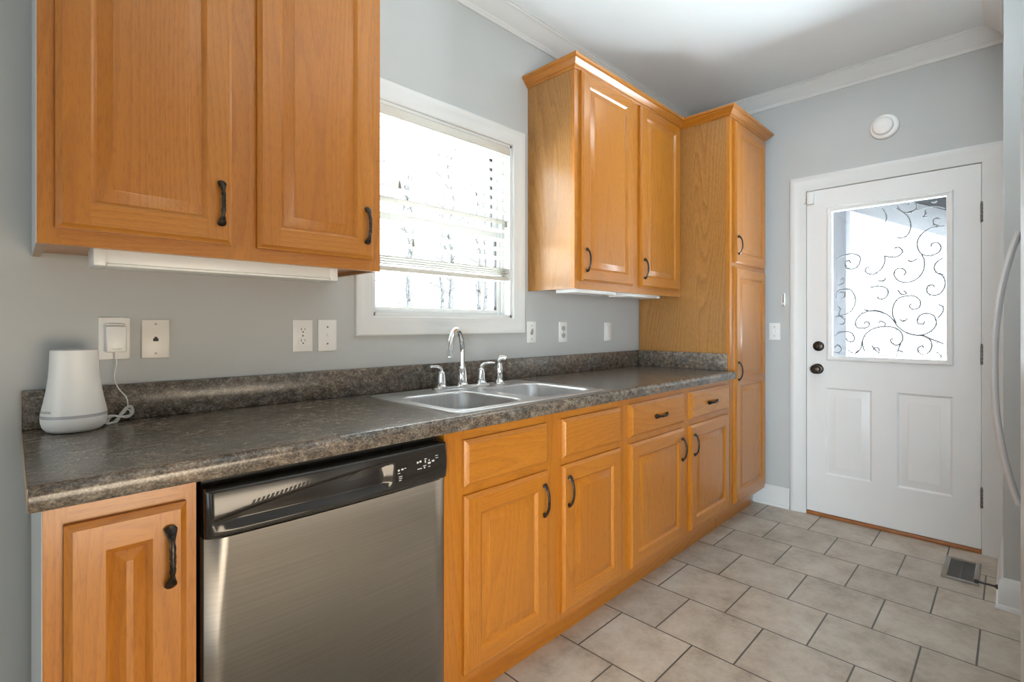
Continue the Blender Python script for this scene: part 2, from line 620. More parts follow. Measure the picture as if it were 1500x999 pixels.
def sash(z0, z1, y0, name, sw=.034):
    mm = MB()
    a, b = WX0 + jt + .001, WX1 - jt - .001
    mm.box(a, a + sw, y0, y0 + .026, z0, z1, .003); mm.box(b - sw, b, y0, y0 + .026, z0, z1, .003)
    mm.box(a + sw, b - sw, y0, y0 + .026, z0, z0 + sw * .75, .003); mm.box(a + sw, b - sw, y0, y0 + .026, z1 - sw, z1, .003)
    s_ = win.part(mm, name, M['trim'])
    g_ = MB(); g_.box(a + sw, b - sw, y0 + .011, y0 + .015, z0 + sw * .75, z1 - sw)
    win.part(g_, 'pane', M['glass'], s_)


sash(WZ0 + jt, 1.655, .058, 'lower_sash')
sash(1.622, WZ1 - jt, .088, 'upper_sash')

# ------------------------------------------------------------------ window blind
bl = Thing('window_blind', 'white slatted blind lowered most of the way over the sink window', 'blind', (1.371, .03, WZ1 - jt))
BX0, BX1, BY = WX0 + .016, WX1 - .016, .026
m = MB(); m.box(BX0 - .002, BX1 + .002, -.004, .006, 2.026, 2.064, .003); m.box(BX0, BX1, .006, .045, 2.038, 2.064)
bl.part(m, 'headrail', M['valance'], label='ivory valance')
m = MB()
zs = [2.012 - .0445 * k for k in range(12)]
stack = [1.468 - .0095 * k for k in range(4)]


def slat(mm, z, tilt):
    w_, th_ = .023, .0030
    prof = []
    for k in range(7):
        q = -1 + 2 * k / 6
        prof.append((q * w_, .0028 * (1 - q * q)))
    top = [(math.cos(tilt) * a - math.sin(tilt) * b, math.sin(tilt) * a + math.cos(tilt) * b) for a, b in prof]
    bot = [(a, b - th_) for a, b in top[::-1]]
    ring = top + bot
    mm.rows([[(x, BY + a, z + b) for a, b in ring] for x in (BX0, BX1)], wrap=True, caps=True)


for z in zs:
    slat(m, z, math.radians(-9))
for z in stack:
    slat(m, z, math.radians(-4))
bl.part(m, 'slats', M['slat'])
m = MB(); m.box(BX0, BX1, BY - .024, BY + .024, 1.408, 1.428, .004)
bl.part(m, 'bottom_rail', M['valance'])
for x in (1.10, 1.37, 1.64):
    m = MB()
    for yy in (-.0245, .0245):
        m.tube([(x, BY + yy, 2.05), (x, BY + yy, 1.405)], .0007, 5)
    for z in zs:
        m.tube([(x, BY - .0245, z - .003), (x, BY + .0245, z - .008)], .0006, 5)
    bl.part(m, 'ladder_cord', M['cord'])
for x, z in ((1.107, 1.758), (1.171, 1.53), (1.703, 1.683)):
    m = MB(); m.tube([(x, -.0085, 2.03), (x, -.0085, z + .012)], .0008, 5)
    cobj = bl.part(m, 'lift_cord', M['cord'])
    m = MB(); m.lathe([(.0015, .016), (.004, .012), (.0052, .002), (.0068, -.010), (.0072, -.014), (.004, -.016)], (x, -.0085, z), n=14)
    bl.part(m, 'tassel', M['tassel'], cobj, label='ivory cord tassel')

# ------------------------------------------------------------------ panelled doors and pulls


def panel_door(mb, u0, u1, w0, w1, th, panels, T, eb=.011, drop=.008, rail_mat=1, bw=.026, raised=True, holes=()):
    """front at depth th, back at 0; T maps (u, w, depth) to room coordinates"""
    def quad(a, b, c_, d, mi):
        mb.face([T(*a), T(*b), T(*c_), T(*d)], mi)

    def ring(r0, d0, r1, d1, mis=(0, 1, 0, 1)):
        a0, a1, b0, b1 = r0
        c0, c1, e0, e1 = r1
        quad((a0, b0, d0), (a0, b1, d0), (c0, e1, d1), (c0, e0, d1), mis[0])
        quad((a0, b1, d0), (a1, b1, d0), (c1, e1, d1), (c0, e1, d1), mis[1])
        quad((a1, b1, d0), (a1, b0, d0), (c1, e0, d1), (c1, e1, d1), mis[2])
        quad((a1, b0, d0), (a0, b0, d0), (c0, e0, d1), (c1, e0, d1), mis[3])

    def ins(r, k):
        return (r[0] + k, r[1] - k, r[2] + k, r[3] - k)
    R = (u0, u1, w0, w1)
    mm = (0, rail_mat, 0, rail_mat)
    quad((u0, w0, 0), (u1, w0, 0), (u1, w1, 0), (u0, w1, 0), 0)
    ring(R, 0, R, th - drop, mm)
    ring(R, th - drop, ins(R, eb * .35), th - drop * .75, mm)
    ring(ins(R, eb * .35), th - drop * .75, ins(R, eb), th, mm)
    F = ins(R, eb)
    allp = list(panels) + list(holes)
    us = sorted({F[0], F[1], *[p[0] for p in allp], *[p[1] for p in allp]})
    ws = sorted({F[2], F[3], *[p[2] for p in allp], *[p[3] for p in allp]})
    lo = min([p[0] for p in allp] or [F[1]])
    hi = max([p[1] for p in allp] or [F[0]])
    for a, b in zip(us[:-1], us[1:]):
        for c_, d in zip(ws[:-1], ws[1:]):
            cu, cw = (a + b) / 2, (c_ + d) / 2
            if any(p[0] < cu < p[1] and p[2] < cw < p[3] for p in allp):
                continue
            mi = rail_mat if lo < cu < hi else 0
            quad((a, c_, th), (b, c_, th), (b, d, th), (a, d, th), mi)
    for p in panels:
        ring(p, th, ins(p, .003), th - .0015, mm)
        ring(ins(p, .003), th - .0015, ins(p, .008), th - .0075, mm)
        q = ins(p, .008)
        ring(q, th - .0075, ins(q, .003), th - .0095, (0, 0, 0, 0))
        q = ins(q, .003)
        b_ = min(bw, (q[1] - q[0]) * .36)
        ring(q, th - .0095, ins(q, b_), th - .0025, (0, 0, 0, 0))
        q = ins(q, b_)
        ring(q, th - .0025, ins(q, .0015), th - .0015, (0, 0, 0, 0))
        q = ins(q, .0015)
        quad((q[0], q[2], th - .0015), (q[1], q[2], th - .0015), (q[1], q[3], th - .0015), (q[0], q[3], th - .0015), 0)


def pull(mb, c, up=(0, 0, 1), out=(0, -1, 0), L=.112):
    """dark bronze pull: fan ends, necked bow, beads at the middle"""
    c, up, out = Vector(c), Vector(up), Vector(out)
    pts, rad = [], []
    N = 36
    for i in range(N + 1):
        q = -1 + 2 * i / N
        a = abs(q)
        h = .0045 + .0205 * (1 - a ** 2.6)
        pts.append(c + up * (q * L / 2) + out * h)
        if a > .93:
            wd = .0112 - .05 * (a - .93)
        elif a > .52:
            wd = .0042 + (.0112 - .0042) * ((a - .52) / .41) ** 1.25
        elif a > .20:
            wd = .0042 + .0016 * math.sin((a - .20) / .32 * PI)
        else:
            wd = .0040 + .0022 * abs(math.sin(a / .20 * PI * 1.5))
        dp = .0040 if a < .6 else .0040 - .0008 * (a - .6)
        rad.append((wd, dp))
    side = up.cross(out).normalized()
    mb.tube(pts, rad, 12, True, up=side)
    for sgn in (-1, 1):
        e = c + up * (sgn * L / 2 * .86)
        mb.tube([e + out * .0006, e + out * .008], [.0055, .0045], 10)


OAKS = [M['oak_upright'], M['oak_level'], M['oak_cross'], M['oak_side']]
ST = .058


def cabinet_door(th_, x0, x1, z0, z1, yf, hx, hz, mids=(), name='door', st=ST, hl=.112):
    m_ = MB()
    edges = [z0 + st] + [e for a in mids for e in a] + [z1 - st]
    panels = [(x0 + st, x1 - st, edges[i], edges[i + 1]) for i in range(0, len(edges), 2)]
    panel_door(m_, x0, x1, z0, z1, .019, panels, lambda u, w, d: (u, yf + .019 - d - .0004, w))
    d_ = th_.part(m_, name, OAKS, angle=25)
    if hx is not None:
        h_ = MB(); pull(h_, (hx, yf - .0004, hz), L=hl)
        th_.part(h_, 'handle', M['bronze'], d_, label='dark bronze bow handle')
    return d_


def drawer_front(th_, x0, x1, z0, z1, yf, handle, name='drawer'):
    m_ = MB()
    panel_door(m_, x0, x1, z0, z1, .019, [], lambda u, w, d: (u, yf + .019 - d - .0004, w), eb=.013, drop=.009)
    for f_ in m_.bm.faces:
        f_.material_index = 1
    d_ = th_.part(m_, name, OAKS, angle=25)
    if handle:
        h_ = MB(); pull(h_, ((x0 + x1) / 2, yf - .0004, (z0 + z1) / 2 - .002), up=(1, 0, 0))
        th_.part(h_, 'handle', M['bronze'], d_, label='dark bronze bow handle')
    return d_


def frame_mesh(x0, x1, z0, z1, y, openings, th=.019):
    """face frame with openings (x0,x1,z0,z1): uprights full height, rails between"""
    m_ = MB()
    us = sorted({x0, x1, *[o[0] for o in openings], *[o[1] for o in openings]})
    ws = sorted({z0, z1, *[o[2] for o in openings], *[o[3] for o in openings]})
    for a, b in zip(us[:-1], us[1:]):
        cu = (a + b) / 2
        inside = [o for o in openings if o[0] < cu < o[1]]
        if not inside:
            m_.mi = 0
            m_.box(a, b, y, y + th, z0, z1)
            continue
        m_.mi = 1
        for c_, d in zip(ws[:-1], ws[1:]):
            cw = (c_ + d) / 2
            if any(o[2] < cw < o[3] for o in inside):
                continue
            m_.box(a, b, y, y + th, c_, d)
    return m_


def carcass(x0, x1, y0, y1, z0, z1, top=True, t=.015, side_mat=3):
    m_ = MB()
    m_.mi = side_mat
    m_.box(x0, x0 + t, y0, y1, z0, z1)
    m_.box(x1 - t, x1, y0, y1, z0, z1)
    m_.mi = 1
    m_.box(x0 + t, x1 - t, y0, y1, z0, z0 + t)
    if top:
        m_.box(x0 + t, x1 - t, y0, y1, z1 - t, z1)
    m_.mi = 0
    m_.box(x0 + t, x1 - t, y1 - .006, y1, z0 + t, z1 - (t if top else 0))
    return m_


ZT = .887   # top of the base cabinets
# ------------------------------------------------------------------ base cabinets
b1 = Thing('base_cabinet', 'narrow single-door oak base cabinet left of the dishwasher', 'cabinet', (.15, -.30, 0), 'oak base cabinets')
b1.part(carcass(.038, .260, YF + .0195, -.012, .13, ZT, side_mat=0), 'body', OAKS)
b1.part(frame_mesh(.038, .262, .13, ZT, YF, [(.070, .236, .168, .838)]), 'face_frame', OAKS)
cabinet_door(b1, .064, .243, .155, .849, YD, .2145, .753, hl=.114, st=.055)
m = MB(); m.box(.0365, .0378, YF + .001, -.012, .002, ZT)
b1.part(m, 'side_panel', M['side_skin'], label='pale grey cabinet side')
m = MB(); m.mi = 1; m.box(.038, .262, -.520, -.505, .001, .130)
b1.part(m, 'toe_kick', OAKS)

b2 = Thing('sink_cabinet', 'oak sink base cabinet with two doors right of the dishwasher', 'cabinet', (1.345, -.30, 0), 'oak base cabinets')
b2.part(carcass(.880, 1.812, YF + .0195, -.012, .13, ZT, top=False), 'body', OAKS)
b2.part(frame_mesh(.878, 1.8128, .13, ZT, YF, [(.955, 1.308, .168, .672), (.955, 1.308, .722, .846), (1.408, 1.765, .168, .672), (1.408, 1.765, .722, .846)]), 'face_frame', OAKS)
cabinet_door(b2, .944, 1.319, .157, .688, YD, 1.289, .594)
cabinet_door(b2, 1.397, 1.776, .157, .688, YD, 1.424, .594)
drawer_front(b2, .944, 1.319, .713, .853, YD, False, 'false_drawer')
drawer_front(b2, 1.397, 1.776, .713, .855, YD, False, 'false_drawer')
m = MB(); m.mi = 1; m.box(.878, 1.8128, -.520, -.505, .001, .130)
b2.part(m, 'toe_kick', OAKS)

b3 = Thing('drawer_cabinet', 'oak base cabinet with two drawers and two doors beside the pantry', 'cabinet', (2.37, -.30, 0), 'oak base cabinets')
b3.part(carcass(1.8145, 2.919, YF + .0195, -.012, .13, ZT), 'body', OAKS)
b3.part(frame_mesh(1.8135, 2.920, .13, ZT, YF, [(1.858, 2.325, .168, .672), (1.858, 2.325, .722, .846), (2.412, 2.872, .168, .672), (2.412, 2.872, .722, .846)]), 'face_frame', OAKS)
cabinet_door(b3, 1.847, 2.335, .159, .689, YD, 2.298, .592)
cabinet_door(b3, 2.402, 2.882, .161, .689, YD, 2.432, .592)
drawer_front(b3, 1.847, 2.335, .716, .857, YD, True)
drawer_front(b3, 2.402, 2.882, .720, .857, YD, True)
m = MB(); m.mi = 1; m.box(1.8135, 2.920, -.520, -.505, .001, .130)
b3.part(m, 'toe_kick', OAKS)

# ------------------------------------------------------------------ pantry
PX0, PX1 = 2.927, 3.500
ZP = 2.412
pn = Thing('pantry_cabinet', 'tall oak pantry cabinet between the counter and the back door', 'cabinet', (3.21, -.30, 0))
pn.part(carcass(PX0, PX1, YF + .0195, -.012, .13, ZP), 'body', OAKS)
pn.part(frame_mesh(PX0, PX1, .13, ZP, YF, [(2.985, 3.455, .168, 1.526), (2.985, 3.455, 1.566, 2.376)]), 'face_frame', OAKS)
cabinet_door(pn, 2.975, 3.466, .155, 1.536, YD, 3.004, .925, mids=[(.838, .886)], name='lower_door')
cabinet_door(pn, 2.975, 3.466, 1.556, 2.386, YD, 3.004, 1.660, name='upper_door')
m = MB(); m.mi = 1; m.box(PX0, PX1 - .02, -.520, -.505, .001, .130)
pn.part(m, 'toe_kick', OAKS)
WCP = [(0, 0), (.004, 0), (.008, .006), (.014, .009), (.014, .013), (.030, .026), (.034, .030), (.034, .034), (.042, .038), (.044, .046), (.044, .050), (0, .050)]


def wood_crown(th_, path, z, mis):
    m_ = MB(); m_.molding(path, WCP, flatT(z))
    # grain along each run
    m_.bm.faces.ensure_lookup_table()
    for f_ in m_.bm.faces:
        xs = [v_.co.x for v_ in f_.verts]; ys = [v_.co.y for v_ in f_.verts]
        f_.material_index = 1 if max(xs) - min(xs) > max(ys) - min(ys) else 2
    th_.part(m_, 'crown', OAKS, label='oak crown moulding', angle=20)


wood_crown(pn, [(PX1, -.014), (PX1, YF), (PX0, YF), (PX0, -.302)], 2.398, 0)

# ------------------------------------------------------------------ wall cabinets
YU, YUD, ZU, ZUT = -.300, -.319, 1.366, 2.412


def wall_cabinet(name, label, x0, x1, doors, handles, crown_path):
    w = Thing(name, label, 'cabinet', ((x0 + x1) / 2, -.15, ZU), 'oak wall cabinets')
    m_ = MB()
    t_ = .015
    m_.mi = 3
    m_.box(x0, x0 + t_, YU + .0195, -.001, ZU, ZUT); m_.box(x1 - t_, x1, YU + .0195, -.001, ZU, ZUT)
    m_.mi = 1
    m_.box(x0 + t_, x1 - t_, YU + .0195, -.001, ZU + .012, ZU + .027); m_.box(x0 + t_, x1 - t_, YU + .0195, -.001, ZUT - .015, ZUT)
    m_.mi = 0
    m_.box(x0 + t_, x1 - t_, -.007, -.001, ZU + .027, ZUT - .015)
    w.part(m_, 'body', OAKS)
    w.part(frame_mesh(x0, x1, ZU, ZUT, YU, [(a + .010, b - .010, 1.412, 2.388) for a, b in doors]), 'face_frame', OAKS)
    for (a, b), hx in zip(doors, handles):
        cabinet_door(w, a, b, 1.401, 2.398, YUD, hx, 1.503)
    wood_crown(w, crown_path, 2.398, 0)
    return w


wl = wall_cabinet('wall_cabinet', 'large oak wall cabinet hung left of the window, top cut off by the photo', .039, .848, [(.067, .408), (.471, .8185)], (.381, .790),
                  [(.848, -.002), (.848, YU), (.039, YU), (.039, -.002)])
wr = wall_cabinet('wall_cabinet', 'oak wall cabinet with two doors between the window and the pantry', 1.868, 2.924, [(1.908, 2.358), (2.438, 2.890)], (1.937, 2.466),
                  [(PX0 - .0025, YU), (1.868, YU), (1.868, -.002)])

m = MB(); m.box(.0375, .0388, YU + .001, -.001, ZU, ZUT)
o_ = m.build('side_panel', M['side_skin'], wl.o, wl.loc)
o_['label'] = 'pale grey cabinet side'


def under_light(x0, x1, y0, y1, z0, z1, label, group=None):
    u_ = Thing('under_cabinet_light', label, 'light', ((x0 + x1) / 2, (y0 + y1) / 2, z1), group)
    m_ = MB(); m_.box(x0, x1, y0, y1, z0 + .007, z1, .003)
    u_.part(m_, 'housing', M['plastic'])
    for a_, b_ in ((x0 - .003, x0 + .022), (x1 - .022, x1 + .003)):
        m_ = MB(); m_.box(a_, b_, y0 - .002, y1 + .002, z0, z1, .004)
        u_.part(m_, 'end_cap', M['plastic'])
    m_ = MB(); m_.box(x0 + .022, x1 - .022, y0 + .004, y1 - .004, z0 + .001, z0 + .007, .002)
    u_.part(m_, 'lens', M['lens'])


under_light(.136, .716, -.270, -.165, 1.329, 1.377, 'long white bar light fixed under the left wall cabinet')
under_light(1.915, 2.255, -.272, -.150, 1.350, 1.3775, 'white bar light under the right wall cabinet, nearer the window', 'bar lights under the right wall cabinet')
under_light(2.375, 2.720, -.272, -.150, 1.350, 1.3775, 'white bar light under the right wall cabinet, nearer the pantry', 'bar lights under the right wall cabinet')

# ------------------------------------------------------------------ countertop
CX0, CX1, CYF, CZB = .020, 2.9255, -.638, .888
SX0, SX1, SY0, SY1 = .945, 1.690, -.568, -.095     # hole for the sink
ct = Thing('countertop', 'speckled brown and grey laminate countertop along the window wall', 'countertop', (1.47, -.31, CZB))
m = MB()


def front_prof():
    P_ = []
    r = .017
    for k in range(7):
        a = PI / 2 * k / 6
        P_.append((CYF + r - r * math.sin(a), ZC - r + r * math.cos(a)))
    P_ += [(CYF, CZB + .006), (CYF + .004, CZB), (CYF + .030, CZB), (CYF + .030, ZC - .030)]
    return P_


fp = [(SY0, ZC)] + front_prof() + [(SY0, ZC - .030)]
m.rows([[(x, y, z) for y, z in fp] for x in (CX0, CX1)], wrap=True, caps=True)
m.box(CX0, SX0, SY0, -.0015, ZC - .030, ZC)
m.box(SX1, CX1, SY0, -.0015, ZC - .030, ZC)
m.box(SX0, SX1, SY1, -.0015, ZC - .030, ZC)
ct.part(m, 'slab', M['laminate'], weld=False)
m = MB()
ZS = 1.029
m.box(CX0, CX1, -.020, -.0015, ZC + .0002, ZS, .003)
ct.part(m, 'backsplash', M['laminate'])
m = MB(); m.box(CX1 - .019, CX1, -.590, -.0205, ZC + .0002, ZS, .003)
ct.part(m, 'end_splash', M['laminate'])
m = MB(); m.box(CX0 - .0015, CX0 - .0002, CYF + .004, -.002, ZC - .040, ZC - .002); m.box(CX0 - .0015, CX0 - .0002, -.019, -.002, ZC - .0021, ZS - .002)
m.bm.verts.ensure_lookup_table()
ct.part(m, 'end_cap', plain('tan_laminate_edge', (.36, .27, .18), .5))

# ------------------------------------------------------------------ sink


def rrect(x0, x1, y0, y1, r, z, n=8):
    out = []
    for cx, cy, a0 in ((x1 - r, y1 - r, 0), (x0 + r, y1 - r, PI / 2), (x0 + r, y0 + r, PI), (x1 - r, y0 + r, 1.5 * PI)):
        for k in range(n + 1):
            a = a0 + PI / 2 * k / n
            out.append((cx + r * math.cos(a), cy + r * math.sin(a), z))
    return out


sk = Thing('kitchen_sink', 'stainless steel double-bowl sink set into the counter under the window', 'sink', (1.316, -.33, ZC))
SO = (.927, 1.706, -.592, -.074)
bowls = [(.962, 1.268, -.566, -.212), (1.338, 1.668, -.566, -.212)]
m = MB()
bm = m.bm
ZR = ZC + .0045


def loop(pts):
    vs = [bm.verts.new(p) for p in pts]
    es = [bm.edges.new((vs[i], vs[(i + 1) % len(vs)])) for i in range(len(vs))]
    return vs, es


o_v, o_e = loop(rrect(SO[0] + .006, SO[1] - .006, SO[2] + .006, SO[3] - .006, .022, ZR))
alle = list(o_e)
inner = []
for b in bowls:
    v_, e_ = loop(rrect(*b, .062, ZR))
    alle += e_
    inner.append(v_)
bmesh.ops.triangle_fill(bm, use_beauty=True, use_dissolve=False, edges=alle)
m.rows([rrect(SO[0] + .006, SO[1] - .006, SO[2] + .006, SO[3] - .006, .022, ZR), rrect(SO[0] + .002, SO[1] - .002, SO[2] + .002, SO[3] - .002, .025, ZR - .0012), rrect(*SO, .027, ZC + .0004)], wrap=True)
sk.part(m, 'rim', M['sink'], angle=40)
for b in bowls:
    m = MB()
    R_ = []
    D_ = .168
    for ins_, dz in ((0, 0), (.0025, -.0012), (.005, -.005), (.007, -.012), (.016, -D_ + .05), (.022, -D_ + .028), (.032, -D_ + .012), (.048, -D_ + .004), (.075, -D_)):
        R_.append(rrect(b[0] + ins_, b[1] - ins_, b[2] + ins_, b[3] - ins_, max(.062 - ins_ * .25, .035), ZR + dz))
    m.rows(R_, wrap=True)
    cx, cy = (b[0] + b[1]) / 2, (b[2] + b[3]) / 2
    m.face(R_[-1])
    bo = sk.part(m, 'bowl', M['sink'], angle=50)
    m = MB(); m.lathe([(.044, .0015), (.044, .003), (.038, .004), (.034, .001), (.012, .0005)], (cx, cy, ZR - D_), n=24)
    sk.part(m, 'drain', M['chrome'], bo)

# ------------------------------------------------------------------ faucet and sprayer
FY = -.125
ft = Thing('faucet', 'chrome two-handle kitchen faucet with a high arc spout at the sink', 'faucet', (1.335, FY, ZR))
m = MB()
m.rows([rrect(1.185, 1.482, FY - .024, FY + .024, .023, ZR + .0002), rrect(1.187, 1.480, FY - .022, FY + .022, .021, ZR + .006), rrect(1.194, 1.473, FY - .015, FY + .015, .014, ZR + .009)], wrap=True, caps=True)
ft.part(m, 'deck_plate', M['chrome'])
SXF = 1.335
bell = [(.027, .006), (.027, .012), (.0235, .016), (.021, .022), (.0195, .045), (.0165, .072), (.0145, .078), (.0145, .083), (.0115, .086)]
m = MB(); m.lathe(bell, (SXF, FY, ZR), n=24)
ft.part(m, 'spout_base', M['chrome'])
m = MB()
dx, dy = -.155, -.115
L_ = math.hypot(dx, dy); ux, uy = dx / L_, dy / L_
pts = []
rad = L_ / 2
zc_ = ZC + .245 - rad
pts.append((SXF, FY, ZR + .083)); pts.append((SXF, FY, zc_ - .03))
for k in range(0, 25):
    a = PI - (PI * .93) * k / 24
    e = rad + rad * math.cos(a)
    pts.append((SXF + ux * e, FY + uy * e, zc_ + rad * math.sin(a) * 1.0))
ex, ey, ez = pts[-1]
pts.append((ex + ux * .004, ey + uy * .004, ez - .012))
m.tube(pts, [.0115] * 2 + [.0115 - .0015 * k / 24 for k in range(25)] + [.0098], 16)
sp_ = ft.part(m, 'spout', M['chrome'])
m = MB(); m.lathe([(.0105, .012), (.0125, .008), (.0125, -.010), (.0145, -.014), (.0145, -.018), (.011, -.019)], (ex + ux * .004, ey + uy * .004, ez - .010), n=20)
ft.part(m, 'aerator', M['chrome'], sp_)
for hx_, sg in ((1.228, -1), (1.441, 1)):
    m = MB(); m.lathe([(.024, .007), (.024, .012), (.019, .017), (.0165, .03), (.0155, .05), (.0135, .062), (.0135, .066), (.011, .070), (.006, .074)], (hx_, FY, ZR), n=20)
    hb = ft.part(m, 'handle', M['chrome'])
    m = MB()
    pp = smooth_path([(hx_, FY, ZR + .066), (hx_ + sg * .004, FY, ZR + .082), (hx_ + sg * .018, FY - .002, ZR + .091), (hx_ + sg * .045, FY - .006, ZR + .0935), (hx_ + sg * .066, FY - .009, ZR + .093)], 5)
    n_ = len(pp)
    m.tube(pp, [(.0085 - .0025 * i / n_ + (.0035 if i > n_ - 4 else 0), .0085 - .0045 * i / n_) for i in range(n_)], 12, up=(0, 1, 0))
    ft.part(m, 'lever', M['chrome'], hb)
spx, spy = 1.540, -.135
ss = Thing('side_sprayer', 'chrome side sprayer standing right of the faucet', 'sprayer', (spx, spy, ZR))
m = MB(); m.lathe([(.024, .0003), (.024, .004), (.020, .010), (.015, .016), (.013, .022)], (spx, spy, ZR), n=20)
ss.part(m, 'base', M['chrome'])
m = MB(); m.lathe([(.0115, .022), (.0145, .030), (.0158, .050), (.0145, .072), (.0110, .086), (.0112, .092)], (spx, spy, ZR), n=20)
m.tube([(spx, spy, ZR + .090), (spx - .002, spy - .001, ZR + .104), (spx + .003, spy - .004, ZR + .114), (spx + .016, spy - .014, ZR + .114), (spx + .022, spy - .019, ZR + .109)], [.0112, .0122, .0128, .0125, .0105], 14)
ss.part(m, 'spray_head', M['chrome'])

# ------------------------------------------------------------------ dishwasher
DX0, DX1 = .268, .874
DYF = -.622
dw = Thing('dishwasher', 'stainless steel dishwasher with a black control panel under the counter', 'dishwasher', (.571, -.31, 0))
m = MB(); m.box(DX0 + .008, DX1 - .006, -.575, -.02, .09, .872)
dw.part(m, 'tub', M['black_satin'])
m = MB(); m.box(DX0 + .02, DX1 - .02, -.545, -.53, .004, .12); 
dw.part(m, 'toe_panel', M['black_satin'])
m = MB()
pan0, pan1 = .764, .866
rows = []
NX = 28
for i in range(NX + 1):
    u_ = i / NX
    x = DX0 + .006 + (DX1 - DX0 - .008) * u_
    e = min(u_, 1 - u_) * (DX1 - DX0)
    bow = .010 * (1 - (2 * u_ - 1) ** 2) + (0 if e > .012 else -.012 * (1 - math.sqrt(max(0, 1 - (1 - e / .012) ** 2))))
    y = DYF - bow + .004
    rows.append([(x, -.577, .125), (x, y + .004, .125), (x, y, .130), (x, y, pan0 - .004), (x, y + .004, pan0 - .001), (x, -.577, pan0 - .001)])
m.rows(rows, wrap=True, caps=True)
dw.part(m, 'door', M['steel'], angle=50)
# control panel: bulged face, arch groove over a scooped grip
NX, NZ = 96, 40


def face_y(u_, v_):
    bow = .012 * (1 - (2 * u_ - 1) ** 2)
    arch = .40 + .42 * math.sin(min(1, max(0, u_ / .86)) * PI * .62) ** 1.0
    y = DYF - bow - .004 - .006 * math.sin(PI * min(1, v_ * 1.05))
    if u_ < .70:
        below = arch - v_
        side = min(1, u_ / .10) * min(1, (.70 - u_) / .05)
        if below > 0:
            k = min(1, below / .10)
            y += .013 * side * (k * k * (3 - 2 * k)) * (1 if v_ > .30 else max(0, (v_ - .12) / .18))
    else:
        # lens-shaped control field, slightly sunk
        q = (u_ - .70) / .28
        lo, hi = .20 + .12 * q * 0, .86 - .04 * q
        if 0 < q < 1 and lo < v_ < hi:
            k = min(1, min(q, 1 - q) / .04, (v_ - lo) / .05, (hi - v_) / .05)
            y += .0025 * k
    if v_ < .05:
        y += .006 * (1 - v_ / .05) ** 2
    if v_ > .93:
        y += .010 * ((v_ - .93) / .07) ** 2
    e = min(u_, 1 - u_)
    if e < .02:
        y += .010 * (1 - e / .02) ** 2
    return y


m = MB()
rows = []
for i in range(NX + 1):
    u_ = i / NX
    x = DX0 + .004 + (DX1 - DX0 - .006) * u_
    col_ = [(x, face_y(u_, j / NZ), pan0 + (pan1 - pan0) * j / NZ) for j in range(NZ + 1)]
    rows.append([(x, -.577, pan0)] + col_ + [(x, -.577, pan1)])
m.rows(rows, wrap=True, caps=True)
cp = dw.part(m, 'control_panel', M['black_gloss'], angle=60)


def pu(u_, v_, out=0.0):
    return (DX0 + .004 + (DX1 - DX0 - .006) * u_, face_y(u_, v_) - out, pan0 + (pan1 - pan0) * v_)


m = MB()
for k in range(14):
    u_ = .135 + .0155 * k
    v_ = .40 + .42 * math.sin(u_ / .86 * PI * .62) + .035
    a = pu(u_, v_, .0008); b = pu(u_ + .007, v_ + .075, .0008); c_ = pu(u_ + .0155, v_ + .08, .0008); d = pu(u_ + .0085, v_ + .005, .0008)
    m.face([a, d, c_, b])
    bmesh.ops.solidify(m.bm, geom=[], thickness=0) if False else None
dw.part(m, 'vent_slots', M['dark_slot'], cp)
m = MB()
top, bot = [], []
for k in range(21):
    q = k / 20
    u_ = .485 + .205 * q
    ce = .56 + .22 * q
    hf = .085 * math.sin(PI * q) ** .8
    top.append(pu(u_, ce + hf + .02, .001)); bot.append(pu(u_, ce - hf, .001))
m.rows([bot, top])
dw.part(m, 'grip_opening', M['dark_slot'], cp)
m = MB()


def dash(u_, v_, w_, h_):
    m.face([pu(u_, v_, .0006), pu(u_ + w_, v_, .0006), pu(u_ + w_, v_ + h_, .0006), pu(u_, v_ + h_, .0006)])


for i_, (u_, v_, w_, h_) in enumerate(((.715, .52, .010, .045), (.715, .46, .012, .018), (.733, .53, .011, .04), (.748, .55, .010, .018), (.722, .32, .016, .018), (.720, .37, .018, .018), (.722, .27, .014, .018),
                       (.815, .60, .010, .045), (.830, .61, .010, .045), (.857, .66, .014, .02), (.859, .57, .006, .07), (.818, .44, .024, .022), (.848, .49, .018, .02), (.853, .43, .008, .04),
                       (.876, .52, .016, .045), (.880, .60, .007, .03), (.878, .44, .012, .018), (.899, .55, .014, .045), (.920, .62, .016, .014), (.920, .68, .016, .014))):
    if i_ == 7:
        dw.part(m, 'status_markings', M['print'], cp)
        m = MB()
    dash(u_, v_, w_, h_)
dw.part(m, 'button_markings', M['print'], cp)

# ------------------------------------------------------------------ base station, adapter and cord
rx, ry = .113, -.098
bs = Thing('base_station', 'white tapered smart home base station at the counter corner', 'base station', (rx, ry, ZC))
prof = [(.044, .0005), (.053, .004), (.060, .013), (.0635, .026), (.0642, .037)]
m = MB(); m.lathe(prof, (rx, ry, ZC), n=40)
bs.part(m, 'base', M['plastic'])
m = MB(); m.lathe([(.0640, .037), (.0640, .0445)], (rx, ry, ZC), n=40)
bs.part(m, 'light_band', M['grey_band'], label='pale grey band around the base')
m = MB(); m.lathe([(.0638, .0445), (.0615, .058), (.0575, .078), (.0530, .105), (.0495, .135), (.0475, .165), (.0465, .198), (.0460, .2005), (.044, .2012)], (rx, ry, ZC), n=40)
bs.part(m, 'tower', M['plastic'])


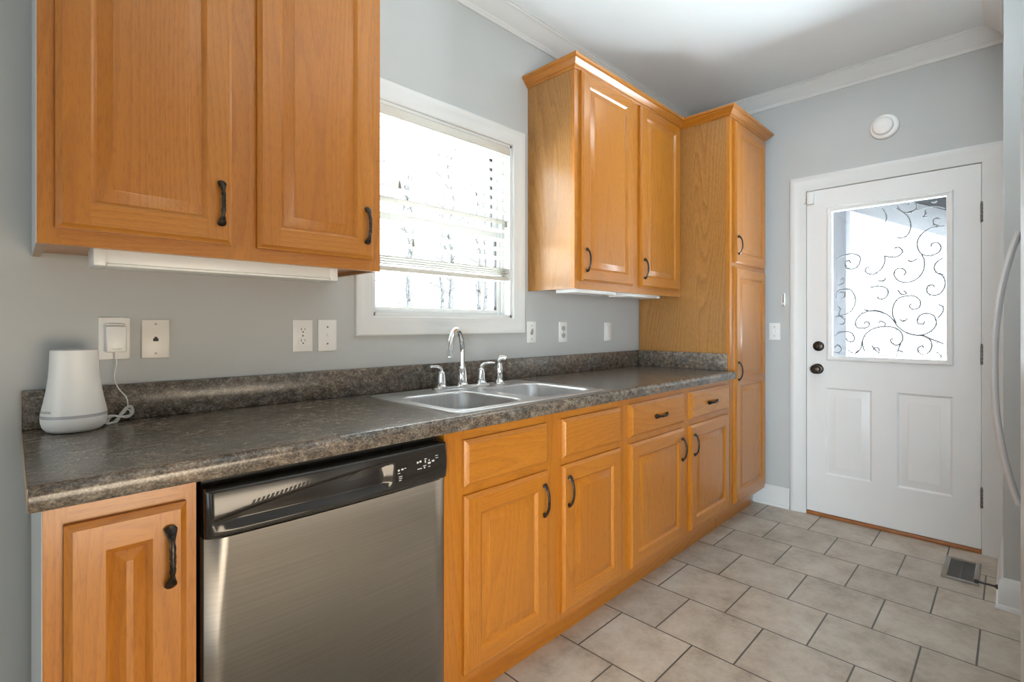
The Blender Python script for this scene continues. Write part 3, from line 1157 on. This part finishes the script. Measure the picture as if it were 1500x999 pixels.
def words(th_, txt, loc, size, rot, parent, mat, name='lettering'):
    cu = bpy.data.curves.new(name, 'FONT')
    cu.body = txt
    cu.size = size
    cu.extrude = .0001
    cu.align_x = 'CENTER'
    cu.align_y = 'CENTER'
    cu.materials.append(mat)
    tmp = bpy.data.objects.new(name, cu)
    C.objects.link(tmp)
    bpy.context.view_layer.update()
    me_ = bpy.data.meshes.new_from_object(tmp.evaluated_get(bpy.context.evaluated_depsgraph_get()))
    bpy.data.objects.remove(tmp)
    o = bpy.data.objects.new(name, me_)
    C.objects.link(o)
    o.parent = parent
    o.location = Vector(loc) - Vector(th_.loc)
    o.rotation_euler = rot
    return o


aw = math.radians(-60)
words(bs, 'SimpliSafe', (rx + .0628 * math.sin(aw), ry - .0628 * math.cos(aw), ZC + .0545), .0085, (math.radians(82), 0, aw), bs.o, M['grey_print'])


def rocker(m_, x, y, z, w_, h_, d, b=.0015):
    m_.box(x - w_ / 2, x + w_ / 2, y - d, y, z - h_ / 2, z + h_ / 2, b)


def plate(name, label, cat, x, z, w_, h_, mat, T=None, group='wall plates'):
    """a cover plate on the window wall (front faces -y)"""
    t_ = Thing(name, label, cat, (x, -.0005, z), group)
    m_ = MB(); m_.box(x - w_ / 2, x + w_ / 2, -.0065, -.0005, z - h_ / 2, z + h_ / 2, .0025, 3)
    t_.part(m_, 'cover_plate', mat)
    return t_


def screw(t_, x, z):
    m_ = MB(); m_.lathe([(.0032, -.0066), (.0028, -.0076), (.001, -.0078)], (x, 0, z), 'y', 12)
    t_.part(m_, 'screw', M['hinge'])


def receptacle(t_, x, z, mat):
    m_ = MB(); m_.lathe([(.0168, -.0064), (.0165, -.0085), (.0155, -.0088), (.001, -.0088)], (x, 0, z), 'y', 24, sx=1, sy=.84)
    r_ = t_.part(m_, 'receptacle', mat)
    m_ = MB()
    m_.box(x - .0075, x - .0055, -.0091, -.0086, z - .001, z + .0075)
    m_.box(x + .0055, x + .0075, -.0091, -.0086, z, z + .0065)
    m_.lathe([(.0026, -.0086), (.0026, -.0091)], (x, 0, z - .0065), 'y', 10)
    t_.part(m_, 'slot', M['dark_slot'], r_)


ZP_ = 1.156
# outlet carrying the adapter
pl = plate('wall_outlet', 'oversized white outlet plate holding the adapter above the base station', 'outlet', .2025, ZP_, .070, .116, M['plastic'])
receptacle(pl, .2025, ZP_ + .020, M['plastic']); receptacle(pl, .2025, ZP_ - .020, M['plastic'])
screw(pl, .2025, ZP_)
ad = Thing('power_adapter', 'white plug-in power adapter on the leftmost outlet', 'adapter', (.2035, -.009, ZP_ - .003))
m = MB(); m.box(.2035 - .0225, .2035 + .0225, -.036, -.0092, ZP_ - .038, ZP_ + .034, .004, 3)
ad.part(m, 'body', M['plastic'])
m = MB(); m.box(.2035 - .020, .2035 + .020, -.0092 - .012, -.0092, ZP_ + .034, ZP_ + .040, .002)
ad.part(m, 'collar', M['plastic'])
words(ad, 'SimpliSafe', (.2055, -.0362, ZP_ - .0285), .0052, (PI / 2, 0, 0), ad.o, M['grey_print'])
m = MB(); m.lathe([(.0042, -.038), (.0034, -.046), (.0022, -.054)], (.2035, -.020, ZP_), n=10)
ad.part(m, 'strain_relief', M['plastic'])
# cord with a bundled coil lying on the counter
cdm = MB()
pth = smooth_path([(.2035, -.020, ZP_ - .052), (.2045, -.022, 1.085), (.200, -.025, 1.050), (.208, -.030, 1.020), (.224, -.034, .995), (.227, -.036, .968), (.216, -.046, .952), (.205, -.052, .948)], 8)
cdm.tube(pth, .0017, 7)
ctr = Vector((.207, -.056, .9475))
ax1 = Vector((.90, .10, .46)).normalized()
ax2 = Vector((-.25, -.10, .85)).normalized()
for k in range(7):
    lp = []
    sc_ = 1 - .07 * (k % 4)
    off = Vector((.002 * (k % 3 - 1), -.0026 * (k - 3), 0.001 * (k % 2)))
    for j in range(37):
        a = 2 * PI * j / 36
        lx = .034 * sc_ * math.sin(a)
        lz = .0125 * sc_ * math.sin(2 * a) * (1 + .12 * (k % 2)) + .004 * (k % 3 - 1) * math.sin(a)
        q = ctr + off + ax1 * lx + ax2 * lz
        q.z = max(q.z, ZC + .0022)
        lp.append(tuple(q))
    cdm.tube(lp, .0016, 6, caps=False)
cdm.tube(smooth_path([(.182, -.060, ZC + .004), (.172, -.066, ZC + .0022), (.160, -.078, ZC + .004), (.1755, -.094, ZC + .009)], 4) if False else smooth_path([(.190, -.066, ZC + .006), (.182, -.074, ZC + .0022), (.172, -.082, ZC + .010)], 4), .0017, 7)
ad.part(cdm, 'power_cord', M['cord'], label='white cord ending in a bundled coil')

pl = plate('phone_jack', 'ivory telephone jack plate right of the plugged-in adapter', 'phone jack', .296, ZP_ - .003, .067, .112, M['almond'])
screw(pl, .296, ZP_ + .039); screw(pl, .296, ZP_ - .045)
m = MB(); m.box(.296 - .0065, .296 + .0065, -.0072, -.006, ZP_ - .010, ZP_ - .001); m.box(.296 - .003, .296 + .003, -.0072, -.006, ZP_ - .001, ZP_ + .003)
pl.part(m, 'jack', M['dark_slot'])

pl = plate('wall_outlet', 'white duplex outlet under the right end of the left wall cabinet', 'outlet', .719, ZP_, .069, .112, M['plastic'])
receptacle(pl, .719, ZP_ + .0195, M['plastic']); receptacle(pl, .719, ZP_ - .0195, M['plastic']); screw(pl, .719, ZP_)


def toggle(t_, x, z):
    m_ = MB(); m_.box(x - .0055, x + .0055, -.0078, -.006, z - .0125, z + .0125, .0008)
    m_.box(x - .0042, x + .0042, -.017, -.007, z - .001, z + .008, .0016)
    t_.part(m_, 'toggle', M['plastic'])


pl = plate('light_switch', 'white toggle light switch just left of the window casing', 'switch', .808, ZP_, .069, .114, M['plastic'])
toggle(pl, .808, ZP_); screw(pl, .808, ZP_ + .030); screw(pl, .808, ZP_ - .030)
pl = plate('light_switch', 'white switch plate with a dark toggle just right of the window casing', 'switch', 1.892, ZP_ + .001, .066, .110, M['plastic'])
m = MB(); m.box(1.892 - .009, 1.892 + .009, -.0076, -.006, ZP_ - .012, ZP_ + .006); m.box(1.892 - .004, 1.892 + .004, -.014, -.007, ZP_ - .004, ZP_ + .018, .001)
pl.part(m, 'toggle', M['grey_print']); screw(pl, 1.892, ZP_ + .034); screw(pl, 1.892, ZP_ - .034)
pl = plate('wall_outlet', 'white duplex outlet between the dark toggle plate and the rocker switch', 'outlet', 2.147, ZP_, .068, .111, M['plastic'])
receptacle(pl, 2.147, ZP_ + .0195, M['grey_band']); receptacle(pl, 2.147, ZP_ - .0195, M['grey_band']); screw(pl, 2.147, ZP_)
pl = plate('light_switch', 'plain white rocker switch nearest the pantry side', 'switch', 2.579, ZP_ - .002, .070, .112, M['plastic'])
m = MB(); m.box(2.579 - .0165, 2.579 + .0165, -.009, -.006, ZP_ - .035, ZP_ + .031, .0012)
pl.part(m, 'rocker', M['plastic'])
SCROLLS = [
    [(-1.127,1.287),(-1.145,1.279),(-1.193,1.274),(-1.235,1.256),(-1.263,1.227),(-1.286,1.187),(-1.322,1.153),(-1.366,1.137),(-1.401,1.135),(-1.435,1.116),(-1.468,1.101),(-1.487,1.09)],
    [(-1.235,1.256),(-1.193,1.278),(-1.145,1.275),(-1.106,1.252),(-1.084,1.211),(-1.091,1.181),(-1.12,1.175),(-1.148,1.185),(-1.153,1.205),(-1.137,1.214),(-1.127,1.201)],
    [(-1.281,1.204),(-1.263,1.256),(-1.268,1.307),(-1.29,1.346),(-1.331,1.359),(-1.366,1.354),(-1.388,1.326),(-1.383,1.293),(-1.357,1.282),(-1.34,1.299),(-1.348,1.314)],
    [(-1.322,1.153),(-1.366,1.137),(-1.409,1.143),(-1.443,1.171),(-1.456,1.204),(-1.447,1.242),(-1.422,1.257),(-1.392,1.252),(-1.375,1.226),(-1.379,1.201),(-1.401,1.201),(-1.407,1.215)],
    [(-1.071,1.011),(-1.106,1.045),(-1.12,1.104),(-1.135,1.14),(-1.174,1.173),(-1.231,1.185),(-1.277,1.176),(-1.304,1.148),(-1.308,1.108),(-1.286,1.079),(-1.263,1.087),(-1.254,1.107),(-1.266,1.116)],
    [(-1.12,1.104),(-1.123,1.057),(-1.145,1.022),(-1.174,1.012),(-1.198,1.03),(-1.198,1.057),(-1.179,1.061),(-1.172,1.045)],
    [(-1.164,1.076),(-1.182,1.047),(-1.207,1.025),(-1.226,1.023),(-1.24,1.009)],
    [(-1.366,1.137),(-1.401,1.132),(-1.43,1.111),(-1.437,1.078),(-1.426,1.045),(-1.401,1.029),(-1.379,1.043),(-1.379,1.067),(-1.396,1.077),(-1.402,1.064)],
    [(-1.308,1.108),(-1.295,1.074),(-1.286,1.039),(-1.281,1.013)],
    [(-1.286,1.051),(-1.308,1.04),(-1.317,1.026)],
    [(-1.493,1.732),(-1.451,1.733),(-1.409,1.716),(-1.379,1.676),(-1.375,1.632),(-1.392,1.591),(-1.426,1.577),(-1.464,1.59),(-1.476,1.621),(-1.46,1.646),(-1.437,1.641),(-1.435,1.625)],
    [(-1.392,1.591),(-1.405,1.551),(-1.401,1.497),(-1.375,1.454),(-1.331,1.435),(-1.29,1.448),(-1.27,1.484),(-1.281,1.514),(-1.308,1.515),(-1.324,1.494),(-1.313,1.475)],
    [(-1.268,1.872),(-1.295,1.851),(-1.331,1.811),(-1.346,1.758),(-1.335,1.709),(-1.308,1.69),(-1.281,1.697)],
    [(-1.286,1.88),(-1.295,1.851),(-1.326,1.831),(-1.357,1.835),(-1.372,1.86),(-1.362,1.881),(-1.34,1.885),(-1.335,1.87)],
    [(-1.326,1.831),(-1.383,1.842),(-1.418,1.847),(-1.46,1.842),(-1.493,1.826)],
    [(-1.207,1.88),(-1.226,1.854),(-1.235,1.82),(-1.231,1.792)],
    [(-1.468,1.736),(-1.445,1.75),(-1.445,1.774),(-1.461,1.78),(-1.472,1.771)],
    [(-1.409,1.832),(-1.409,1.81),(-1.401,1.795),(-1.418,1.794)],
    [(-1.485,1.56),(-1.456,1.536),(-1.447,1.504),(-1.464,1.475),(-1.489,1.468)],
    [(-1.468,1.481),(-1.489,1.447),(-1.491,1.403),(-1.472,1.366),(-1.443,1.357),(-1.418,1.374),(-1.419,1.407),(-1.439,1.415),(-1.45,1.4)],
    [(-1.155,1.416),(-1.202,1.421),(-1.235,1.406),(-1.243,1.377),(-1.226,1.349),(-1.198,1.347),(-1.193,1.362)],
    [(-1.221,1.597),(-1.268,1.583),(-1.299,1.595),(-1.308,1.617),(-1.29,1.639),(-1.269,1.635)],
    [(-1.226,1.597),(-1.226,1.556),(-1.207,1.517),(-1.174,1.493),(-1.14,1.503),(-1.135,1.529),(-1.155,1.537)],
    [(-0.975,1.578),(-1.004,1.612),(-1.066,1.624),(-1.106,1.602),(-1.101,1.555),(-1.071,1.532),(-1.037,1.543),(-1.03,1.574),(-1.05,1.584),(-1.061,1.568)],
    [(-0.983,1.358),(-0.989,1.394),(-1.015,1.411),(-1.056,1.409),(-1.081,1.366),(-1.081,1.318),(-1.056,1.271),(-1.015,1.254)],
    [(-1.015,1.357),(-1.03,1.368),(-1.025,1.393),(-0.999,1.394)],
    [(-0.973,1.242),(-1.004,1.248),(-1.03,1.223),(-1.025,1.199),(-1.004,1.199)],
    [(-0.973,1.126),(-1.004,1.15),(-1.056,1.151),(-1.078,1.121),(-1.071,1.094),(-1.045,1.097),(-1.037,1.117)],
    [(-0.973,1.052),(-0.994,1.071),(-1.012,1.047),(-0.999,1.023),(-0.978,1.028)],
    [(-1.045,1.043),(-1.071,1.025),(-1.106,1.045)],
    [(-1.286,1.397),(-1.304,1.368),(-1.326,1.373),(-1.313,1.39)],
    [(-1.193,1.454),(-1.221,1.45),(-1.231,1.469)],
    [(-1.331,1.564),(-1.348,1.551),(-1.375,1.565)],
    [(-1.464,1.307),(-1.485,1.29),(-1.48,1.258),(-1.46,1.231)],
    [(-1.295,1.227),(-1.313,1.215),(-1.335,1.232)],
    [(-1.198,1.205),(-1.207,1.216),(-1.229,1.204),(-1.226,1.187)],
    [(-1.456,1.046),(-1.476,1.025),(-1.472,1.009)],
    [(-1.435,1.872),(-1.451,1.866),(-1.46,1.875)],
    [(-1.004,1.466),(-1.02,1.478),(-1.025,1.453),(-0.994,1.437)],
    [(-0.994,1.309),(-1.004,1.29),(-0.999,1.26),(-1.015,1.248)]]

# ------------------------------------------------------------------ door_1
XF = XD - .004            # inner face of the slab
dr = Thing('door_1', 'white half-glass back door with two raised panels', 'door', (XD, -1.232, 0), kind='structure')
TX = lambda u, w, d: (XF + .044 - d, u, w)
Y0, Y1, Z0, Z1 = -1.637, -.827, .024, 2.038
m = MB()
GL = (-1.503, -.962, 1.000, 1.896)
panel_door(m, Y0, Y1, Z0, Z1, .044, [(-1.168, -.930, .268, .808), (-1.526, -1.284, .268, .808)], TX, eb=.002, drop=.002, rail_mat=0, bw=.040, holes=[GL])
# inner reveal of the light opening
for a, b in (((GL[0], GL[2]), (GL[1], GL[2])), ((GL[1], GL[2]), (GL[1], GL[3])), ((GL[1], GL[3]), (GL[0], GL[3])), ((GL[0], GL[3]), (GL[0], GL[2]))):
    m.face([TX(a[0], a[1], .044), TX(b[0], b[1], .044), TX(b[0], b[1], 0), TX(a[0], a[1], 0)])
# the back face is closed except for the light: drop the full back quad
for f_ in list(m.bm.faces):
    if all(abs(v_.co.x - (XF + .044)) < 1e-6 for v_ in f_.verts) and len(f_.verts) == 4 and f_.calc_area() > 1.0:
        m.bm.faces.remove(f_)
for a, b, c_, d in ((Y0, GL[0], Z0, Z1), (GL[1], Y1, Z0, Z1), (GL[0], GL[1], Z0, GL[2]), (GL[0], GL[1], GL[3], Z1)):
    m.face([TX(a, c_, 0), TX(b, c_, 0), TX(b, d, 0), TX(a, d, 0)])
slab = dr.part(m, 'slab', M['door_white'], angle=25)
m = MB()
gf = [(0, -.012), (0, .004), (.004, .008), (.010, .009), (.016, .012), (.024, .011), (.029, .004), (.029, 0)]
m.molding([(GL[0] + .004, GL[2] + .004), (GL[0] + .004, GL[3] - .004), (GL[1] - .004, GL[3] - .004), (GL[1] - .004, GL[2] + .004)], gf, lambda u, v, h: (XF - h - .0003, u, v), closed=True)
gfo = dr.part(m, 'glass_frame', M['door_white'], slab, angle=25)
m = MB(); m.box(XF + .016, XF + .022, GL[0] + .0005, GL[1] - .0005, GL[2] + .0005, GL[3] - .0005)
dr.part(m, 'pane', M['glass'], slab)
m = MB()
for s_ in SCROLLS:
    sm = smooth_path([(XF + .0150, y, z) for y, z in s_], 5)
    m.tube(sm, [.0034 if 0 < i < len(sm) - 1 else .0012 for i in range(len(sm))], 6)
    # small thorn-like leaf buds along the stem
    for i in range(4, len(sm) - 3, 9):
        t_ = (sm[i + 1] - sm[i - 1]).normalized()
        nn = Vector((0, -t_.z, t_.y)) * (1 if (i // 9) % 2 else -1)
        m.tube([sm[i], sm[i] + nn * .006 + t_ * .002, sm[i] + nn * .0095 + t_ * .006], [.0016, .0022, .0006], 6)
dr.part(m, 'scrollwork', M['scroll'], slab, label='grey vine scrolls on the glass')
m = MB(); m.molding([(DY0 + .006, 0.0005), (DY0 + .006, DZ1 - .004), (DY1 - .006, DZ1 - .004), (DY1 - .006, 0.0005)], [(o * 1.18, h) for o, h in cas], lambda u, v, h: (XD - h - .0003, u, v))
dr.part(m, 'casing', M['trim'])
m = MB()
m.box(XD - .0002, XD + .118, DY0 + .0005, Y0 - .003, 0.001, DZ1 - .0005); m.box(XD - .0002, XD + .118, Y1 + .003, DY1 - .0005, 0.001, DZ1 - .0005); m.box(XD - .0002, XD + .118, Y0 - .003, Y1 + .003, Z1 + .003, DZ1 - .0005)
m.box(XF + .047, XF + .06, Y0 - .003, Y0 + .008, .02, Z1 + .003); m.box(XF + .047, XF + .06, Y1 - .008, Y1 + .003, .02, Z1 + .003); m.box(XF + .047, XF + .06, Y0, Y1, Z1 - .008, Z1 + .003)
dr.part(m, 'jamb', M['trim'])
m = MB(); m.box(XD - .010, XD + .118, Y0 - .002, Y1 + .002, .0005, .020, .004)
dr.part(m, 'threshold', M['threshold'], label='orange wood threshold strip')
for z in (1.778, 1.037, .291):
    m = MB()
    for k in range(5):
        m.lathe([(.0045, -.050 + .020 * k + .0006), (.006, -.050 + .020 * k + .002), (.006, -.050 + .020 * k + .018), (.0045, -.050 + .020 * k + .0194)], (XF - .006, Y0 - .0025, z), n=12)
    m.lathe([(.0035, .050), (.0055, .053), (.0045, .058), (.001, .060)], (XF - .006, Y0 - .0025, z), n=12)
    m.box(XF - .002, XF + .0005, Y0 - .0105, Y0 + .004, z - .05, z + .05)
    dr.part(m, 'hinge', M['hinge'], label='worn grey door hinge')
m = MB(); m.lathe([(.031, 0), (.031, -.006), (.028, -.012), (.022, -.015), (.001, -.0155)], (XF - .0003, -.893, 1.062), 'x', 28)
m.box(XF - .030, XF - .014, -.893 - .004, -.893 + .004, 1.062 - .012, 1.062 + .012, .003)
dr.part(m, 'deadbolt', M['bronze'], slab, label='dark bronze deadbolt turn')
m = MB(); m.lathe([(.033, 0), (.033, -.005), (.028, -.011), (.014, -.014), (.0125, -.026), (.018, -.031), (.026, -.038), (.0295, -.048), (.0285, -.058), (.022, -.066), (.010, -.069), (.001, -.0695)], (XF - .0003, -.888, .920), 'x', 28)
dr.part(m, 'door_knob', M['bronze'], slab, label='dark bronze round knob')
m = MB(); m.box(XD - .002, XD + .001, Y1 + .0035, Y1 + .009, .885, .955)
dr.part(m, 'strike_plate', M['bronze'])

# ------------------------------------------------------------------ small wall devices by the door
se = Thing('door_sensor', 'small white contact sensor box at the top corner of the door', 'sensor', (XF, -.850, 1.99))
m = MB(); m.box(XF - .019, XF - .0008, -.869, -.832, 1.953, 2.031, .003)
se.part(m, 'body', M['plastic'])
m = MB(); m.box(XF - .0208, XF - .0186, -.8665, -.8345, 1.957, 2.027, .001)
se.part(m, 'cover', M['plastic'])
mg = MB(); mg.box(XD - .029, XD - .0125, -.824, -.8135, 1.962, 2.000, .002)
tag(mg.build('sensor_magnet', M['plastic'], None, (XD - .02, -.819, 1.98)), 'slim white sensor magnet on the casing beside the door top', 'sensor')
er = Thing('entry_sensor', 'slim white oval sensor on the wall above the switch by the door', 'sensor', (XD, -.6935, 1.36))
m = MB()
m.rows([[(XD - d, y, z) for y, z, _ in rrect(-.708 + i_, -.679 - i_, 1.315 + i_, 1.405 - i_, .0135 - i_ * .4, 0)] for d, i_ in ((.0005, 0), (.012, 0), (.017, .002), (.019, .006))], wrap=True, caps=True)
er.part(m, 'body', M['plastic'])
m = MB(); m.lathe([(.005, -.0192), (.004, -.021), (.001, -.0213)], (XD, -.6935, 1.335), 'x', 14)
er.part(m, 'button', M['lens'])

sw = Thing('light_switch', 'white double toggle switch plate on the wall between pantry and door', 'switch', (XD, -.6375, 1.152), 'wall plates')
m = MB(); m.box(XD - .0065, XD - .0005, -.6715, -.6035, 1.096, 1.208, .0025, 3)
sw.part(m, 'cover_plate', M['plastic'])
for yy in (-.6475, -.6275):
    m = MB(); m.box(XD - .0085, XD - .006, yy - .0055, yy + .0055, 1.140, 1.164, .0008); m.box(XD - .018, XD - .007, yy - .0042, yy + .0042, 1.150, 1.159, .0015)
    sw.part(m, 'toggle', M['plastic'])
for zz in (1.122, 1.182):
    m = MB(); m.lathe([(.0032, -.0066), (.0028, -.0076), (.001, -.0078)], (XD, -.6375, zz), 'x', 12)
    sw.part(m, 'screw', M['hinge'])

sm_ = Thing('smoke_detector', 'round white smoke detector on the wall above the door', 'smoke detector', (XD, -1.228, 2.341))
m = MB(); m.lathe([(.071, -.0005), (.071, -.010), (.068, -.016), (.062, -.020), (.052, -.021)], (XD, -1.228, 2.341), 'x', 44)
sm_.part(m, 'base', M['plastic'])
m = MB(); m.lathe([(.051, -.019), (.051, -.027), (.048, -.034), (.042, -.038), (.020, -.041), (.001, -.0415)], (XD, -1.222, 2.343), 'x', 40)
sm_.part(m, 'cover', M['plastic'])
m = MB(); m.lathe([(.008, -.040), (.007, -.0425), (.001, -.043)], (XD, -1.222, 2.343), 'x', 20)
sm_.part(m, 'test_button', M['lens'])
m = MB(); m.box(XD - .0370, XD - .0345, -1.190, -1.178, 2.330, 2.352)
sm_.part(m, 'grille', M['grey_band'])

# ------------------------------------------------------------------ floor register and door stop
vt = Thing('floor_vent', 'taupe louvred floor vent in the tiles before the back door', 'vent', (3.27, -1.577, 0))
m = MB()
vx0, vx1, vy0, vy1 = 3.122, 3.417, -1.643, -1.510
fr_ = .020
m.box(vx0, vx1, vy0, vy0 + fr_, .0006, .006, .002); m.box(vx0, vx1, vy1 - fr_, vy1, .0006, .006, .002)
m.box(vx0, vx0 + fr_ * 1.2, vy0 + fr_, vy1 - fr_, .0006, .006, .002); m.box(vx1 - fr_ * 1.2, vx1, vy0 + fr_, vy1 - fr_, .0006, .006, .002)
vt.part(m, 'frame', M['vent'])
m = MB()
m.box(vx0 + fr_, vx1 - fr_, vy0 + fr_ * .9, vy1 - fr_ * .9, .0006, .0012)
vt.part(m, 'well', M['dark_slot'])
m = MB()
nl = 22
for k in range(nl):
    x = vx0 + fr_ * 1.3 + (vx1 - vx0 - fr_ * 2.6) * (k + .5) / nl
    m.box(x - .0028, x + .0028, vy0 + fr_, vy1 - fr_, .0014, .0045)
m.box(vx0 + fr_, vx1 - fr_, (vy0 + vy1) / 2 - .003, (vy0 + vy1) / 2 + .003, .0014, .0052)
vt.part(m, 'louvres', M['vent_dark'])

ds = Thing('door_stop', 'black rod door stop sticking out of the baseboard at the wall end', 'door stop', (3.02, YE + .016, .060))
m = MB(); m.lathe([(.010, .0005), (.010, .005), (.006, .010), (.0045, .014), (.0045, .062), (.0065, .064)], (3.02, YE + .0165, .060), 'y', 16)
ds.part(m, 'rod', M['black_satin'])
m = MB(); m.lathe([(.0085, .064), (.009, .070), (.008, .077), (.003, .079)], (3.02, YE + .0165, .060), 'y', 16)
ds.part(m, 'rubber_tip', M['black_satin'])

# ------------------------------------------------------------------ refrigerator
fx0, fx1, fyf = 1.230, 2.100, -1.769
fg = Thing('refrigerator', 'silver refrigerator at the right edge with a long bowed handle', 'refrigerator', ((fx0 + fx1) / 2, -2.15, 0))
m = MB(); m.box(fx0, fx1, -2.56, fyf - .062, .03, 1.725, .006)
for a in (fx0 + .06, fx1 - .06):
    for b in (-2.50, fyf - .12):
        m.lathe([(.02, .001), (.02, .032)], (a, b, 0), n=12)
fg.part(m, 'body', M['fridge_side'])


def fridge_door(z0, z1, name):
    m_ = MB()
    rows_ = []
    for i in range(17):
        u_ = i / 16
        x = fx0 + (fx1 - fx0) * u_
        e = min(u_, 1 - u_) * (fx1 - fx0)
        y = fyf - (0 if e > .02 else .02 * (1 - math.sqrt(max(0, 1 - (1 - e / .02) ** 2))))
        rows_.append([(x, fyf - .058, z0), (x, y - .004, z0), (x, y, z0 + .006), (x, y, z1 - .006), (x, y - .006, z1), (x, fyf - .058, z1)])
    m_.rows(rows_, wrap=True, caps=True)
    return fg.part(m_, name, M['fridge'], angle=50)


d1 = fridge_door(.480, 1.740, 'door')
d2 = fridge_door(.110, .470, 'freezer_drawer')
m = MB(); m.box(fx0 + .02, fx1 - .02, fyf - .06, fyf - .03, .02, .105)
fg.part(m, 'kick_grille', M['black_satin'])
m = MB()
hp, hr = [], []
for i in range(41):
    q = -1 + 2 * i / 40
    hp.append((2.00, fyf + .003 + .050 * (1 - abs(q) ** 2.3), 1.072 + .382 * q))
    hr.append((.014, .0085))
m.tube(hp, hr, 14, up=(1, 0, 0))
fg.part(m, 'handle', M['fridge'], d1, label='long bowed silver handle')

# ------------------------------------------------------------------ unseen white door, added to put a pale streak in the dishwasher's reflection
d2_ = Thing('reflection_door', 'unseen white panelled door added for the dishwasher to reflect', 'door', (.86, YB, 0), kind='structure')
m = MB()
panel_door(m, .62, 1.10, .012, 2.035, .030, [(.70, 1.02, .20, .92), (.70, 1.02, 1.06, 1.90)], lambda u, w, d: (u, YB + .002 + d, w), eb=.002, drop=.002, rail_mat=0)
d2_.part(m, 'slab', M['door_white'], angle=25)
m = MB(); m.molding([(.612, .001), (.612, 2.042), (1.108, 2.042), (1.108, .001)], cas, lambda u, v, h: (u, YB + h + .0004, v))
d2_.part(m, 'casing', M['trim'])

# ------------------------------------------------------------------ outside
m = MB(); m.box(-25, 40, -30, 40, -.60, -.50)
struct(m, 'ground', M['ground'], 'pale bright ground outside')
m = MB(); m.box(XD + .121, 5.6, -3.2, .2, -.499, -.03)
struct(m, 'porch_slab', M['ground'])
# sloping porch roof with its post
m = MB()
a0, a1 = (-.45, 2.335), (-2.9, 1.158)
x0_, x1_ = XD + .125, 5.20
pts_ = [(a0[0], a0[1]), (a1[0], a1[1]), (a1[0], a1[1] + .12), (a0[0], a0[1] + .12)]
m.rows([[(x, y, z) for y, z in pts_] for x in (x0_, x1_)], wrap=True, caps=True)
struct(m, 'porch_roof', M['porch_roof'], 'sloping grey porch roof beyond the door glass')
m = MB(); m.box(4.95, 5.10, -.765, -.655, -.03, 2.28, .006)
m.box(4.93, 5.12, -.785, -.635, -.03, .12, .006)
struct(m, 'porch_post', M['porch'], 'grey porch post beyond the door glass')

def tree(x, y, h, r, seed, lab):
    rnd = random.Random(seed)
    t_ = Thing('bare_tree', lab, 'tree', (x, y, -.5), 'bare trees outside the window')
    m_ = MB()
    pts_ = [(x + rnd.uniform(-.06, .06) * k, y, -.5 + h * k / 8) for k in range(9)]
    m_.tube(pts_, [r * (1 - .85 * k / 8) for k in range(9)], 8)
    t_.part(m_, 'trunk', M['bark'])
    m_ = MB()
    for k in range(22):
        z = rnd.uniform(1.2, h * .9)
        a = rnd.uniform(0, 2 * PI)
        L = rnd.uniform(.7, 2.0)
        b0 = Vector((x, y, z))
        b1_ = b0 + Vector((math.cos(a) * L, math.sin(a) * L * .6, L * rnd.uniform(-.15, .6)))
        mid = (b0 + b1_) / 2 + Vector((0, 0, rnd.uniform(.0, .25)))
        m_.tube([b0, mid, b1_], [r * .22, r * .15, r * .05], 5)
        for q in range(5):
            s0 = mid.lerp(b1_, rnd.random())
            m_.tube([s0, s0 + Vector((rnd.uniform(-.5, .5), rnd.uniform(-.3, .3), rnd.uniform(-.25, .4)))], [r * .06, r * .02], 4)
    t_.part(m_, 'branches', M['bark'])


TL = 'thin bare grey tree standing in the yard outside the window'
for i, (x, y, h, r) in enumerate(((9.6, 16, 9, .13), (10.6, 19, 10, .15), (11.3, 15.5, 8, .09), (13.0, 18, 9, .12), (14.6, 17, 10, .16), (15.6, 19, 9, .12), (17.2, 18, 9, .13), (19.5, 20, 10, .14), (21.2, 19, 9, .10), (23.5, 20, 9, .14))):
    tree(x, y, h, r, 30 + i, TL)
